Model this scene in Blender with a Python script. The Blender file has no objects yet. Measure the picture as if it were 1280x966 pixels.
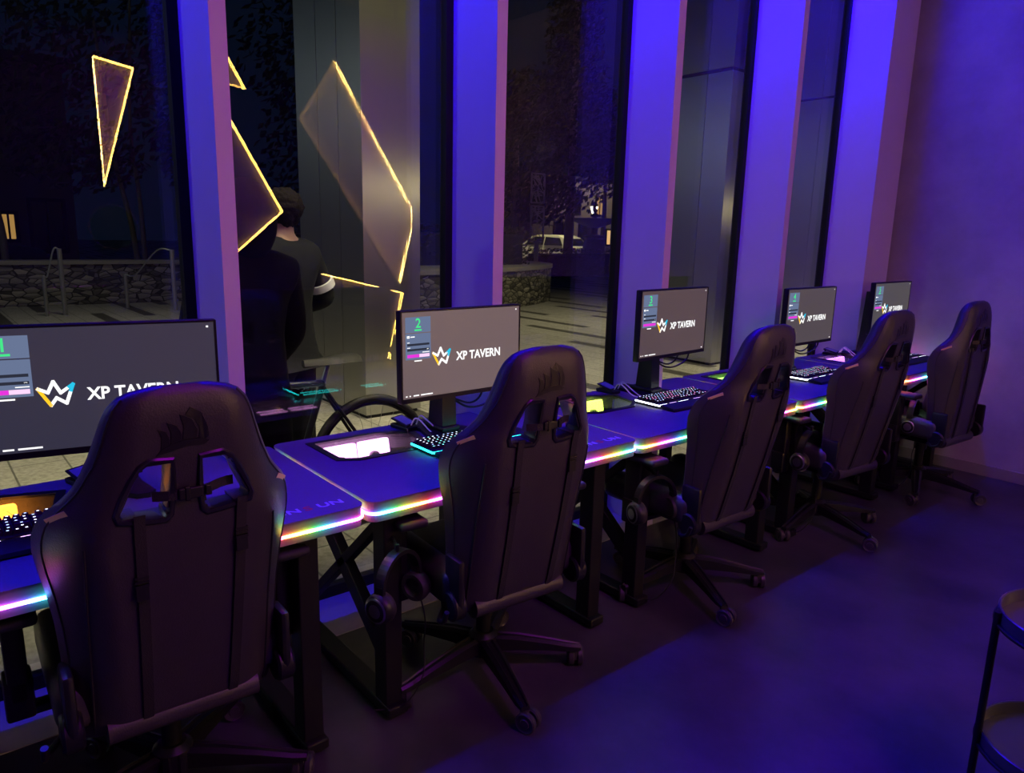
import bpy, bmesh, math, random
from mathutils import Vector, Matrix, Euler
R = math.radians
PI = math.pi
random.seed(7)
scene = bpy.context.scene
COL = scene.collection

# ------------------------------------------------------------------ materials
def srgb(r, g, b):
    def f(c):
        c /= 255.0
        return c / 12.92 if c <= 0.04045 else ((c + 0.055) / 1.055) ** 2.4
    return (f(r), f(g), f(b), 1.0)

def mat(name, color, rough=0.5, metal=0.0, spec=0.5, noise=None, bump=0.0, bscale=60.0, coat=0.0):
    """noise=(scale, amount, colour2)"""
    m = bpy.data.materials.new(name)
    m.use_nodes = True
    nt = m.node_tree
    p = nt.nodes['Principled BSDF']
    if len(color) == 3:
        color = (*color, 1)
    p.inputs['Base Color'].default_value = color
    p.inputs['Roughness'].default_value = rough
    p.inputs['Metallic'].default_value = metal
    p.inputs['Specular IOR Level'].default_value = spec
    p.inputs['Coat Weight'].default_value = coat
    tc = None
    if noise or bump:
        tc = nt.nodes.new('ShaderNodeTexCoord')
    if noise:
        n = nt.nodes.new('ShaderNodeTexNoise')
        n.inputs['Scale'].default_value = noise[0]
        n.inputs['Detail'].default_value = 5
        n.inputs['Roughness'].default_value = 0.6
        nt.links.new(tc.outputs['Object'], n.inputs['Vector'])
        r = nt.nodes.new('ShaderNodeValToRGB')
        r.color_ramp.elements[0].position = 0.5 - noise[1]
        r.color_ramp.elements[1].position = 0.5 + noise[1]
        r.color_ramp.elements[0].color = color
        c2 = noise[2]
        r.color_ramp.elements[1].color = (*c2, 1) if len(c2) == 3 else c2
        nt.links.new(n.outputs['Fac'], r.inputs['Fac'])
        nt.links.new(r.outputs['Color'], p.inputs['Base Color'])
    if bump:
        n2 = nt.nodes.new('ShaderNodeTexNoise')
        n2.inputs['Scale'].default_value = bscale
        n2.inputs['Detail'].default_value = 3
        nt.links.new(tc.outputs['Object'], n2.inputs['Vector'])
        b = nt.nodes.new('ShaderNodeBump')
        b.inputs['Strength'].default_value = bump
        b.inputs['Distance'].default_value = 0.01
        nt.links.new(n2.outputs['Fac'], b.inputs['Height'])
        nt.links.new(b.outputs['Normal'], p.inputs['Normal'])
    return m

def emit(name, color, strength=1.0):
    m = bpy.data.materials.new(name)
    m.use_nodes = True
    nt = m.node_tree
    nt.nodes.clear()
    o = nt.nodes.new('ShaderNodeOutputMaterial')
    e = nt.nodes.new('ShaderNodeEmission')
    e.inputs['Color'].default_value = (*color[:3], 1)
    e.inputs['Strength'].default_value = strength
    nt.links.new(e.outputs[0], o.inputs['Surface'])
    return m

def glass_mat(name, tint=(1, 1, 1), ior=1.5, rough=0.0):
    m = bpy.data.materials.new(name)
    m.use_nodes = True
    nt = m.node_tree
    nt.nodes.clear()
    o = nt.nodes.new('ShaderNodeOutputMaterial')
    mix = nt.nodes.new('ShaderNodeMixShader')
    t = nt.nodes.new('ShaderNodeBsdfTransparent')
    t.inputs['Color'].default_value = (*tint, 1)
    g = nt.nodes.new('ShaderNodeBsdfGlossy')
    g.inputs['Roughness'].default_value = rough
    g.inputs['Color'].default_value = (1, 1, 1, 1)
    f = nt.nodes.new('ShaderNodeFresnel')
    f.inputs['IOR'].default_value = ior
    geo = nt.nodes.new('ShaderNodeNewGeometry')
    sw = nt.nodes.new('ShaderNodeMix')      # same reflectance seen from either side of the sheet
    sw.data_type = 'FLOAT'
    sw.inputs[2].default_value = ior
    sw.inputs[3].default_value = ior
    nt.links.new(geo.outputs['Backfacing'], sw.inputs[0])
    mb = nt.nodes.new('ShaderNodeMath'); mb.operation = 'DIVIDE'
    mb.inputs[0].default_value = 1.0
    mb.inputs[1].default_value = ior
    sw2 = nt.nodes.new('ShaderNodeMix'); sw2.data_type = 'FLOAT'
    sw2.inputs[2].default_value = ior
    nt.links.new(geo.outputs['Backfacing'], sw2.inputs[0])
    nt.links.new(mb.outputs[0], sw2.inputs[3])
    # Fresnel node inverts the ior on back faces, so hand it the inverse there
    nt.links.new(sw2.outputs[0], f.inputs['IOR'])
    nt.links.new(f.outputs[0], mix.inputs[0])
    nt.links.new(t.outputs[0], mix.inputs[1])
    nt.links.new(g.outputs[0], mix.inputs[2])
    nt.links.new(mix.outputs[0], o.inputs['Surface'])
    return m

def rainbow(name, phase, cycle, strength, centre):
    """addressable light strip: the hue runs along the strip"""
    m = bpy.data.materials.new(name)
    m.use_nodes = True
    nt = m.node_tree
    nt.nodes.clear()
    o = nt.nodes.new('ShaderNodeOutputMaterial')
    e = nt.nodes.new('ShaderNodeEmission')
    tc = nt.nodes.new('ShaderNodeTexCoord')
    sx = nt.nodes.new('ShaderNodeSeparateXYZ')
    nt.links.new(tc.outputs['Object'], sx.inputs[0])
    c0 = nt.nodes.new('ShaderNodeMath'); c0.operation = 'SUBTRACT'
    nt.links.new(sx.outputs['Y'], c0.inputs[0]); c0.inputs[1].default_value = centre
    ab = nt.nodes.new('ShaderNodeMath'); ab.operation = 'ABSOLUTE'
    nt.links.new(c0.outputs[0], ab.inputs[0])
    ad = nt.nodes.new('ShaderNodeMath'); ad.operation = 'SUBTRACT'
    nt.links.new(ab.outputs[0], ad.inputs[0]); nt.links.new(sx.outputs['X'], ad.inputs[1])
    mu = nt.nodes.new('ShaderNodeMath'); mu.operation = 'MULTIPLY_ADD'
    nt.links.new(ad.outputs[0], mu.inputs[0])
    mu.inputs[1].default_value = 1.0 / cycle
    mu.inputs[2].default_value = phase + 20
    fr = nt.nodes.new('ShaderNodeMath'); fr.operation = 'FRACT'
    nt.links.new(mu.outputs[0], fr.inputs[0])
    r = nt.nodes.new('ShaderNodeValToRGB')
    cr = r.color_ramp
    stops = [(0, (1, .03, .02)), (.13, (1, .32, .02)), (.25, (.75, .8, .03)), (.36, (.05, 1, .12)),
             (.5, (.03, .6, 1)), (.62, (.12, .08, 1)), (.76, (.5, .05, 1)), (.88, (1, .04, .75)), (1, (1, .03, .02))]
    while len(cr.elements) < len(stops):
        cr.elements.new(0.5)
    for el, (p, c) in zip(cr.elements, stops):
        el.position = p
        el.color = (*[x * .965 + .035 for x in c], 1)
    nt.links.new(fr.outputs[0], r.inputs['Fac'])
    nt.links.new(r.outputs['Color'], e.inputs['Color'])
    e.inputs['Strength'].default_value = strength
    nt.links.new(e.outputs[0], o.inputs['Surface'])
    return m

M = {}
M['white_paint'] = mat('blue_light_tinted_white', (.68, .58, .76), .55, noise=(6, .3, (.64, .54, .72)))  # lilac tint puts the blue lighting into otherwise white paint
M['plaster'] = mat('grey_plaster', (.27, .255, .26), .7, noise=(2.2, .22, (.42, .395, .40)), bump=.25, bscale=9)
M['ceiling'] = mat('dark_ceiling', (.12, .12, .13), .9)
M['wall_dark'] = mat('charcoal_wall_paint', (.045, .043, .042), .8, noise=(3, .3, (.055, .05, .05)))
M['skirting'] = mat('grey_skirting', (.24, .23, .22), .5)
M['sill'] = mat('pale_threshold', (.45, .42, .40), .6, noise=(20, .3, (.40, .37, .35)))
M['black_metal'] = mat('black_powder_coat', (.006, .006, .007), .5, spec=.25, noise=(90, .3, (.008, .008, .009)))
M['black_plastic'] = mat('black_plastic', (.009, .009, .010), .40, spec=.35)
M['matte_black'] = mat('matte_black_plastic', (.010, .010, .011), .65)
M['leather'] = mat('black_leatherette', (.030, .027, .027), .42, noise=(30, .3, (.036, .032, .032)), bump=.12, bscale=260)
M['leather_side'] = mat('black_leatherette_side', (.034, .031, .031), .36, bump=.1, bscale=260)
M['fabric'] = mat('black_webbing', (.013, .012, .013), .75, bump=.3, bscale=400)
M['emblem'] = mat('embossed_dark_leatherette', (.008, .007, .008), .38)
M['seam'] = mat('dark_thread', (.008, .008, .009), .6)
M['caster'] = mat('caster_nylon', (.035, .033, .034), .4)
M['bezel'] = mat('gloss_black_plastic', (.012, .012, .013), .32)
M['tag'] = mat('tan_label', (.85, .66, .24), .55)
M['silver'] = mat('brushed_silver', (.5, .5, .5), .3, 1.0)
M['gold'] = mat('warm_brass', (.55, .36, .14), .35, 1.0)
M['mat_top'] = mat('cloth_desk_mat', (.15, .15, .17), .75, spec=.25, noise=(120, .3, (.17, .17, .19)))
M['desk_edge'] = mat('dark_desk_rim', (.16, .16, .16), .55)
M['ink_pale'] = mat('pale_blue_print', (.55, .60, .75), .6)
M['ink_red'] = mat('red_print', (.60, .06, .04), .6)
M['card'] = mat('glossy_black_card', (.02, .02, .022), .12, spec=.8)
M['cable'] = mat('black_cable', (.01, .01, .011), .5)
M['white_cable'] = mat('white_cable', (.6, .6, .6), .5)
M['pad'] = mat('ear_pad', (.02, .018, .018), .6)
M['tray'] = mat('dark_tray_enamel', (.05, .05, .052), .28)
M['pcb'] = mat('circuit_board', (.015, .03, .03), .4)
M['glass'] = glass_mat('clear_window_glass', (.96, .97, .97), 1.55)
M['case_glass'] = glass_mat('case_cover_glass', (.85, .85, .87), 1.45)
M['screen_white'] = emit('screen_white', (1, 1, 1), 1.2)
M['screen_cyan'] = emit('screen_cyan', srgb(40, 190, 225), 1.1)
M['screen_yellow'] = emit('screen_yellow', srgb(255, 200, 40), 1.1)
M['screen_card'] = emit('screen_slate', srgb(104, 118, 150), 1)
M['screen_field'] = emit('screen_field', srgb(45, 48, 62), 1)
M['screen_green'] = emit('screen_green', srgb(70, 235, 140), 1)
M['screen_magenta'] = emit('screen_magenta', srgb(215, 50, 205), 1.2)
M['screen_pink'] = emit('screen_pink', srgb(245, 200, 235), 1.2)

def grass_leaf(name, c):
    return mat(name, c, .7)

# ------------------------------------------------------------------ mesh helpers
class MB:
    def __init__(s):
        s.v = []; s.f = []; s.mi = []
    def add(s, verts, faces, mi=0, mx=None):
        b = len(s.v)
        s.v += [tuple(mx @ Vector(p)) if mx else tuple(p) for p in verts]
        s.f += [tuple(i + b for i in f) for f in faces]
        s.mi += [mi] * len(faces)
        return s
    def box(s, x0, x1, y0, y1, z0, z1, mi=0, mx=None, bev=0.0, seg=2):
        if bev <= 0:
            v = [(x0, y0, z0), (x1, y0, z0), (x1, y1, z0), (x0, y1, z0), (x0, y0, z1), (x1, y0, z1), (x1, y1, z1), (x0, y1, z1)]
            f = [(0, 3, 2, 1), (4, 5, 6, 7), (0, 1, 5, 4), (1, 2, 6, 5), (2, 3, 7, 6), (3, 0, 4, 7)]
            return s.add(v, f, mi, mx)
        bm = bmesh.new()
        bmesh.ops.create_cube(bm, size=1)
        for v in bm.verts:
            v.co = Vector((x0 + (v.co.x + .5) * (x1 - x0), y0 + (v.co.y + .5) * (y1 - y0), z0 + (v.co.z + .5) * (z1 - z0)))
        bmesh.ops.bevel(bm, geom=bm.edges[:], offset=bev, segments=seg, profile=.5, affect='EDGES')
        return s.bm(bm, mi, mx)
    def bm(s, bm, mi=0, mx=None):
        bm.verts.index_update()
        vs = [v.co.copy() for v in bm.verts]
        fs = [[v.index for v in f.verts] for f in bm.faces]
        bm.free()
        return s.add(vs, fs, mi, mx)
    def tube(s, pts, r, n=8, mi=0, mx=None, closed=False, cap=True):
        pts = [Vector(p) for p in pts]
        rs = r if isinstance(r, (list, tuple)) else [r] * len(pts)
        N = len(pts)
        tang = []
        for i in range(N):
            a = pts[(i - 1) % N] if (closed or i > 0) else pts[i]
            b = pts[(i + 1) % N] if (closed or i < N - 1) else pts[i]
            t = (b - a)
            tang.append(t.normalized() if t.length > 1e-9 else Vector((0, 0, 1)))
        up = Vector((0, 0, 1)) if abs(tang[0].z) < .9 else Vector((1, 0, 0))
        nrm = (up - tang[0] * up.dot(tang[0])).normalized()
        vs = []; fs = []
        for i in range(N):
            t = tang[i]
            nrm = nrm - t * nrm.dot(t)
            nrm = nrm.normalized() if nrm.length > 1e-6 else t.orthogonal().normalized()
            bi = t.cross(nrm)
            for k in range(n):
                a = 2 * PI * k / n
                vs.append(pts[i] + (nrm * math.cos(a) + bi * math.sin(a)) * rs[i])
        for i in range(N if closed else N - 1):
            j = (i + 1) % N
            for k in range(n):
                l = (k + 1) % n
                fs.append((i * n + k, i * n + l, j * n + l, j * n + k))
        if cap and not closed:
            fs.append(tuple(reversed(range(n))))
            fs.append(tuple((N - 1) * n + k for k in range(n)))
        return s.add(vs, fs, mi, mx)
    def lathe(s, prof, n=24, mi=0, mx=None):
        """prof [(r,z)] revolved about z"""
        vs = []; fs = []
        for r, z in prof:
            for k in range(n):
                a = 2 * PI * k / n
                vs.append((r * math.cos(a), r * math.sin(a), z))
        for i in range(len(prof) - 1):
            for k in range(n):
                l = (k + 1) % n
                fs.append((i * n + k, i * n + l, (i + 1) * n + l, (i + 1) * n + k))
        if prof[0][0] > 1e-5: fs.append(tuple(reversed(range(n))))
        if prof[-1][0] > 1e-5: fs.append(tuple((len(prof) - 1) * n + k for k in range(n)))
        return s.add(vs, fs, mi, mx)
    def prism(s, poly, z0, z1, mi=0, mx=None):
        n = len(poly)
        vs = [(x, y, z0) for x, y in poly] + [(x, y, z1) for x, y in poly]
        fs = [tuple(reversed(range(n))), tuple(range(n, 2 * n))]
        fs += [(i, (i + 1) % n, n + (i + 1) % n, n + i) for i in range(n)]
        return s.add(vs, fs, mi, mx)
    def plate(s, outer, holes, z0, z1, mi=0, mx=None):
        """flat plate with holes"""
        bm = bmesh.new()
        eds = []
        for loop in [outer] + holes:
            vv = [bm.verts.new((x, y, 0)) for x, y in loop]
            for i in range(len(vv)):
                eds.append(bm.edges.new((vv[i], vv[(i + 1) % len(vv)])))
        bmesh.ops.triangle_fill(bm, use_beauty=True, use_dissolve=False, edges=eds)
        bm.verts.index_update()
        flat = [v.co.copy() for v in bm.verts]
        tris = [[v.index for v in f.verts] for f in bm.faces]
        nrm = [f.normal.z for f in bm.faces]
        bm.free()
        n = len(flat)
        vs = [(p.x, p.y, z0) for p in flat] + [(p.x, p.y, z1) for p in flat]
        fs = []
        for t in tris:
            a = Vector(flat[t[0]]); b = Vector(flat[t[1]]); c = Vector(flat[t[2]])
            if (b - a).cross(c - a).z < 0: t = t[::-1]
            fs.append(tuple(i + n for i in t)); fs.append(tuple(reversed(t)))
        off = 0
        for li, loop in enumerate([outer] + holes):
            m = len(loop)
            for i in range(m):
                a, b = off + i, off + (i + 1) % m
                fs.append((a, b, b + n, a + n))
            off += m
        return s.add(vs, fs, mi, mx)
    def mesh(s, name, mats, smooth=None):
        me = bpy.data.meshes.new(name)
        me.from_pydata(s.v, [], s.f)
        if not isinstance(mats, (list, tuple)): mats = [mats]
        for m in mats: me.materials.append(m)
        me.polygons.foreach_set('material_index', s.mi)
        bm = bmesh.new(); bm.from_mesh(me)
        bmesh.ops.recalc_face_normals(bm, faces=bm.faces[:])
        bm.to_mesh(me); bm.free()
        if smooth:
            me.polygons.foreach_set('use_smooth', [True] * len(me.polygons))
            me.set_sharp_from_angle(angle=R(smooth))
        me.update()
        return me
    def build(s, name, mats, parent=None, smooth=None, loc=None, rot=None):
        return link(name, s.mesh(name, mats, smooth), parent, loc, rot)

def link(name, me, parent=None, loc=None, rot=None):
    o = bpy.data.objects.new(name, me)
    COL.objects.link(o)
    if parent: o.parent = parent
    if loc: o.location = loc
    if rot: o.rotation_euler = rot
    return o

def thing(name, label, cat, loc=(0, 0, 0), rz=0.0, group=None):
    o = bpy.data.objects.new(name, None)
    o.empty_display_size = .1
    COL.objects.link(o)
    o.location = loc
    o.rotation_euler = (0, 0, rz)
    tag(o, label, cat, group)
    return o

def tag(o, label, cat, group=None, kind=None):
    o['label'] = label; o['category'] = cat
    if group: o['group'] = group
    if kind: o['kind'] = kind
    return o

def struct(name, mb, mats, parent=None, smooth=None):
    o = mb.build(name, mats, parent, smooth)
    if not parent: o['kind'] = 'structure'
    return o

def kids(o):
    return [c for c in bpy.data.objects if c.parent == o]

def copy_tree(o, parent=None):
    ch = kids(o)
    c = o.copy()
    COL.objects.link(c)
    if parent: c.parent = parent
    for k in ch: copy_tree(k, c)
    return c

def text_mesh(body, size, depth=0.0, bold=0.0, align='LEFT', m=None, xscale=1.0):
    cu = bpy.data.curves.new('lettering', 'FONT')
    cu.body = body; cu.size = size; cu.extrude = depth; cu.offset = bold
    cu.align_x = align
    cu.resolution_u = 3
    o = bpy.data.objects.new('lettering', cu)
    COL.objects.link(o)
    bpy.context.view_layer.update()
    dg = bpy.context.evaluated_depsgraph_get()
    me = bpy.data.meshes.new_from_object(o.evaluated_get(dg))
    bpy.data.objects.remove(o); bpy.data.curves.remove(cu)
    me.materials.clear()
    if m: me.materials.append(m)
    for v in me.vertices: v.co.x *= xscale
    return me

def to_yz(me, y, z, x=0.0):
    """lay a mesh drawn in xy upright, facing +x"""
    for v in me.vertices:
        a, b, c = v.co
        v.co = (x + c, y + a, z + b)
    return me

def subsurf_eval(me, mods):
    o = bpy.data.objects.new('tmp', me)
    COL.objects.link(o)
    for kind, kw in mods:
        md = o.modifiers.new(kind, kind)
        for k, v in kw.items(): setattr(md, k, v)
    bpy.context.view_layer.update()
    dg = bpy.context.evaluated_depsgraph_get()
    out = bpy.data.meshes.new_from_object(o.evaluated_get(dg))
    bpy.data.objects.remove(o)
    return out

def skin(name, joints, edges, root, mats, parent=None, sub=2, tweak=None):
    """joints {key:((x,y,z), r or (rx,ry))}"""
    keys = list(joints)
    me = bpy.data.meshes.new(name)
    me.from_pydata([joints[k][0] for k in keys], [(keys.index(a), keys.index(b)) for a, b in edges], [])
    o = bpy.data.objects.new('tmp', me)
    COL.objects.link(o)
    md = o.modifiers.new('skin', 'SKIN')
    md.use_smooth_shade = True
    lay = me.skin_vertices[0].data if me.skin_vertices else None
    if lay is None:
        bm = bmesh.new(); bm.from_mesh(me)
        bm.verts.layers.skin.verify()
        bm.to_mesh(me); bm.free()
        lay = me.skin_vertices[0].data
    for i, k in enumerate(keys):
        r = joints[k][1]
        lay[i].radius = r if isinstance(r, (tuple, list)) else (r, r)
        lay[i].use_root = (k == root)
    s = o.modifiers.new('sub', 'SUBSURF'); s.levels = sub; s.render_levels = sub
    bpy.context.view_layer.update()
    dg = bpy.context.evaluated_depsgraph_get()
    out = bpy.data.meshes.new_from_object(o.evaluated_get(dg))
    bpy.data.objects.remove(o)
    out.materials.clear()
    for m in (mats if isinstance(mats, (list, tuple)) else [mats]): out.materials.append(m)
    if tweak: tweak(out)
    out.polygons.foreach_set('use_smooth', [True] * len(out.polygons))
    return link(name, out, parent)

def rrect(x0, x1, y0, y1, r, n=5):
    out = []
    for cx, cy, a0 in ((x1 - r, y0 + r, -90), (x1 - r, y1 - r, 0), (x0 + r, y1 - r, 90), (x0 + r, y0 + r, 180)):
        for i in range(n + 1):
            a = R(a0 + 90 * i / n)
            out.append((cx + r * math.cos(a), cy + r * math.sin(a)))
    return out

def smooth_path(pts, n=8):
    """Catmull-Rom"""
    P = [Vector(p) for p in pts]
    P = [P[0] * 2 - P[1]] + P + [P[-1] * 2 - P[-2]]
    out = []
    for i in range(1, len(P) - 2):
        for k in range(n):
            t = k / n
            a, b, c, d = P[i - 1:i + 3]
            out.append(.5 * ((2 * b) + (c - a) * t + (2 * a - 5 * b + 4 * c - d) * t * t + (3 * b - a - 3 * c + d) * t ** 3))
    out.append(P[-2])
    return out

# ------------------------------------------------------------------ dimensions
XG, XR = -2.627, -2.334            # window frame plane and room-side face of the columns
COL0, PITCH, CT = .774, 1.061, .05 # first visible column, pitch, thickness
YF = 5.40                          # far wall
XO = 2.2                           # wall opposite the windows
YB = -3.2
ZC = 3.75
ZH = 3.30                          # window head
# ------------------------------------------------------------------ the room
b = MB(); b.box(XR, XO + .2, YB - .2, YF + .2, -.2, 0)
floor_m = mat('polished_concrete_floor', (.026, .022, .030), .42, spec=.35, noise=(2.4, .16, (.062, .052, .068)), bump=.06, bscale=14)
struct('floor', b, floor_m)
b = MB(); b.box(XG - .25, XO + .2, YB - .2, YF + .2, ZC, ZC + .15)
struct('ceiling', b, M['ceiling'])
b = MB(); b.box(-2.66, XO + .2, YF, YF + .2, 0, ZC)
struct('wall_far', b, M['plaster'])
b = MB(); b.box(XO, XO + .2, YB, YF, 0, ZC)
struct('wall_right', b, M['wall_dark'])
b = MB(); b.box(-2.66, XO + .2, YB - .2, YB, 0, ZC)
struct('wall_back', b, M['wall_dark'])
b = MB(); b.box(XR + .001, XO, YF - .014, YF, 0, .075, bev=.003)
struct('baseboard_far', b, M['skirting'])
b = MB(); b.box(-2.80, XR, YB, YF, -.2, .004)
struct('trim_1', b, M['sill'])
ys = [COL0 + PITCH * k for k in range(-3, 5)]
for i, y in enumerate(ys):
    b = MB()
    y1 = y + CT if i < len(ys) - 1 else 5.335
    b.box(XG - .02, XR, y, y1, .004, ZC)
    struct('trim_%d' % (i + 2), b, M['white_paint'])
b = MB(); b.box(XG, XR - .006, 5.335, 5.372, .004, ZC); b.box(XG, XR - .022, 5.372, YF, .004, ZC)
struct('trim_10', b, M['white_paint'])
b = MB(); b.box(XG - .035, XG + .008, YB, YF, ZH, ZC)
struct('trim_11', b, M['white_paint'])
edges = [YB] + ys
for i in range(len(edges) - 1):
    y0 = edges[i] + (CT if i else 0); y1 = edges[i + 1]
    fr = MB()
    fx0, fx1 = XG - .035, XG + .008
    fr.box(fx0, fx1, y0, y0 + .034, .004, ZH)
    fr.box(fx0, fx1, y1 - .034, y1, .004, ZH)
    fr.box(fx0, fx1, y0, y1, .004, .052)
    fr.box(fx0, fx1, y0, y1, ZH - .05, ZH)
    root = struct('window_%d' % (i + 1), fr, M['black_metal'])
    g = MB(); g.box(XG - .030, XG - .010, y0 + .03, y1 - .03, .04, ZH - .04)
    g.build('pane', M['glass'], root)

# ------------------------------------------------------------------ desks
DX, DD, ZT = -1.756, .722, .742
JOINTS = [-.215, .953, 2.112, 3.282, 4.472]
WID = [1.160, 1.152, 1.162, 1.182, .835]
PHASE = [.70, .733, .40, .16, .15]
CYC = [.254, .30, .30, .30, .45]
GLOW = [(1, .30, .03), (1, .42, .95), (.72, 1, .10), (.35, 1, .12), (.6, .2, 1)]
PORT = [(-.645, .115), (-.42, .115), (-.385, .175), (-.385, .39), (-.44, .47), (-.60, .505), (-.645, .37)]
def inset(poly, d):
    n = len(poly); out = []
    A = sum(poly[i][0] * poly[(i + 1) % n][1] - poly[(i + 1) % n][0] * poly[i][1] for i in range(n))
    sg = 1 if A > 0 else -1
    for i in range(n):
        p, q, r_ = Vector(poly[i - 1]), Vector(poly[i]), Vector(poly[(i + 1) % n])
        e1 = (q - p).normalized(); e2 = (r_ - q).normalized()
        n1 = Vector((-e1.y, e1.x)) * sg; n2 = Vector((-e2.y, e2.x)) * sg
        m_ = (n1 + n2).normalized()
        out.append(tuple(q + m_ * (d / max(.3, m_.dot(n1)))))
    return out

def make_desk(i):
    w = WID[i]
    labels = ['black gaming desk nearest the camera, its computer window glowing orange',
              'black gaming desk under the monitor numbered 2, its computer window glowing pink and white',
              'black gaming desk under the monitor numbered 3, its computer window glowing yellow green',
              'black gaming desk under the monitor numbered 4, its computer window glowing faint green',
              'black gaming desk against the far plaster wall, last of the row']
    t = thing('gaming_desk', labels[i], 'desk', (DX, JOINTS[i], 0), 0, 'gaming desks in a row along the windows')
    outer = rrect(-DD, 0, .002, w - .002, .035)
    MB().plate(outer, [PORT], ZT - .006, ZT).build('desk_mat', M['mat_top'], t)
    MB().plate(inset(outer, .003), [PORT], ZT - .062, ZT - .006).build('desktop', M['desk_edge'], t)
    # light strip in the rim: left side, front and right side
    z = ZT - .036
    path = [(-DD + .04, .002, z)] + [(x, y, z) for x, y in rrect(-DD, 0, .002, w - .002, .035)[:12]] + [(-DD + .04, w - .002, z)]
    sm = rainbow('light_strip_%s' % 'abcde'[i], PHASE[i], CYC[i], 20.0, w / 2)
    st = MB()
    for k in range(len(path) - 1):
        pass
    st.tube(path, .0048, 6)
    st.build('light_strip', sm, t)
    # the computer housed in the desk
    fr = MB(); fr.plate(inset(PORT, -.012), [inset(PORT, .012)], ZT - .004, ZT + .0035)
    fr.build('window_frame', M['bezel'], t)
    MB().prism(inset(PORT, .004), ZT - .0045, ZT - .0005).build('cover_glass', M['case_glass'], t)
    case = MB(); po = inset(PORT, -.012); n = len(po)
    case.plate(po, [inset(PORT, .002)], ZT - .150, ZT - .062)
    case.prism(po, ZT - .160, ZT - .150)
    cs = case.build('computer_case', M['black_plastic'], t)
    gm = emit('fan_glow_%s' % 'abcde'[i], GLOW[i], 7.5)
    for yy in (.20, .335):
        f = MB()
        mx = Matrix.Translation((-.575, yy, ZT - .063)) @ Matrix.Rotation(R(78), 4, 'Y')
        f.plate(rrect(-.06, .06, -.06, .06, .008), [[(.0565 * math.cos(2 * PI * k / 24), .0565 * math.sin(2 * PI * k / 24)) for k in range(24)]], -.012, .012, 1, mx)
        f.lathe([(0, .014), (.018, .014), (.019, .008), (.019, -.012)], 20, 0, mx)
        for k in range(9):
            a = 2 * PI * k / 9
            c, s_ = math.cos(a), math.sin(a)
            q = [(.018 * c, .018 * s_, -.004), (.055 * c, .055 * s_, .006), (.055 * math.cos(a + .55), .055 * math.sin(a + .55), -.004), (.018 * math.cos(a + .5), .018 * math.sin(a + .5), -.008)]
            q2 = [(x, y, zz - .002) for x, y, zz in q]
            f.add(q + q2, [(0, 1, 2, 3), (7, 6, 5, 4), (0, 4, 5, 1), (1, 5, 6, 2), (2, 6, 7, 3), (3, 7, 4, 0)], 1, mx)
        f.lathe([(.019, -.006), (.055, -.006), (.055, -.009), (.019, -.009)], 28, 1, mx)
        f.build('case_fan', [M['black_plastic'], gm], t)
    gp = MB()
    gp.box(-.52, -.41, .16, .40, ZT - .115, ZT - .085, 0, bev=.004)
    for k in range(7): gp.box(-.515, -.415, .17 + k * .032, .174 + k * .032, ZT - .085, ZT - .068, 1)
    gp.build('graphics_card', [M['pcb'], M['silver']], t)
    # two cross-braced end frames
    for yy, nm in ((.10, 0), (w - .16, 1)):
        lg = MB()
        lg.box(-.115, -.045, yy - .03, yy + .03, .02, ZT - .062, bev=.004)
        lg.build('front_leg', M['black_metal'], t)
        lg = MB()
        lg.box(-.68, -.63, yy - .025, yy + .025, .02, ZT - .062, bev=.004)
        lg.build('rear_leg', M['black_metal'], t)
        br = MB()
        def bar(p, q, wx):
            p = Vector(p); q = Vector(q); d = q - p
            a = math.atan2(d.z, d.x)
            mx = Matrix.Translation((p + q) / 2) @ Matrix.Rotation(-a, 4, 'Y')
            br.box(-d.length / 2, d.length / 2, -.018, .018, -wx / 2, wx / 2, 0, mx, bev=.003)
        bar((-.63, yy, .62), (-.10, yy, .20), .06)
        bar((-.64, yy, .16), (-.10, yy, .64), .032)
        br.build('cross_brace', M['black_metal'], t)
        ft = MB(); ft.box(-.70, -.02, yy - .035, yy + .035, .012, .045, bev=.006)
        for fx in (-.66, -.06): ft.lathe([(.018, .0), (.018, .012), (.01, .014)], 12, 0, Matrix.Translation((fx, yy, 0)))
        ft.build('foot', M['black_metal'], t)
    rl = MB(); rl.box(-.675, -.645, .1, w - .16, ZT - .11, ZT - .064, bev=.004)
    rl.build('stretcher', M['black_metal'], t)
    hk = MB(); hk.tube(smooth_path([(-.05, .10, .60), (-.01, .085, .60), (.03, .07, .592), (.035, .068, .615)], 4), .006, 8)
    hk.build('headset_hook', M['black_metal'], t)
    # printed mark near the right-hand front corner
    if i != 4:
        me = text_mesh('UN', .042, .0003, .0008, m=M['ink_pale'], xscale=1.25)
        for v in me.vertices: v.co = Vector((-v.co.y - .055, w - .245 + v.co.x, ZT + .0004 + v.co.z))
        o = link('desk_lettering', me, t)
        me = text_mesh('S', .042, .0003, .0008, m=M['ink_red'], xscale=1.25)
        for v in me.vertices: v.co = Vector((-v.co.y - .055, w - .158 + v.co.x, ZT + .0004 + v.co.z))
        link('desk_lettering', me, t)
        me = text_mesh('UN', .042, .0003, .0008, m=M['ink_pale'], xscale=1.25)
        for v in me.vertices: v.co = Vector((-v.co.y - .055, w - .118 + v.co.x, ZT + .0004 + v.co.z))
        link('desk_lettering', me, t)
    return t
desks = [make_desk(i) for i in range(5)]

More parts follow.
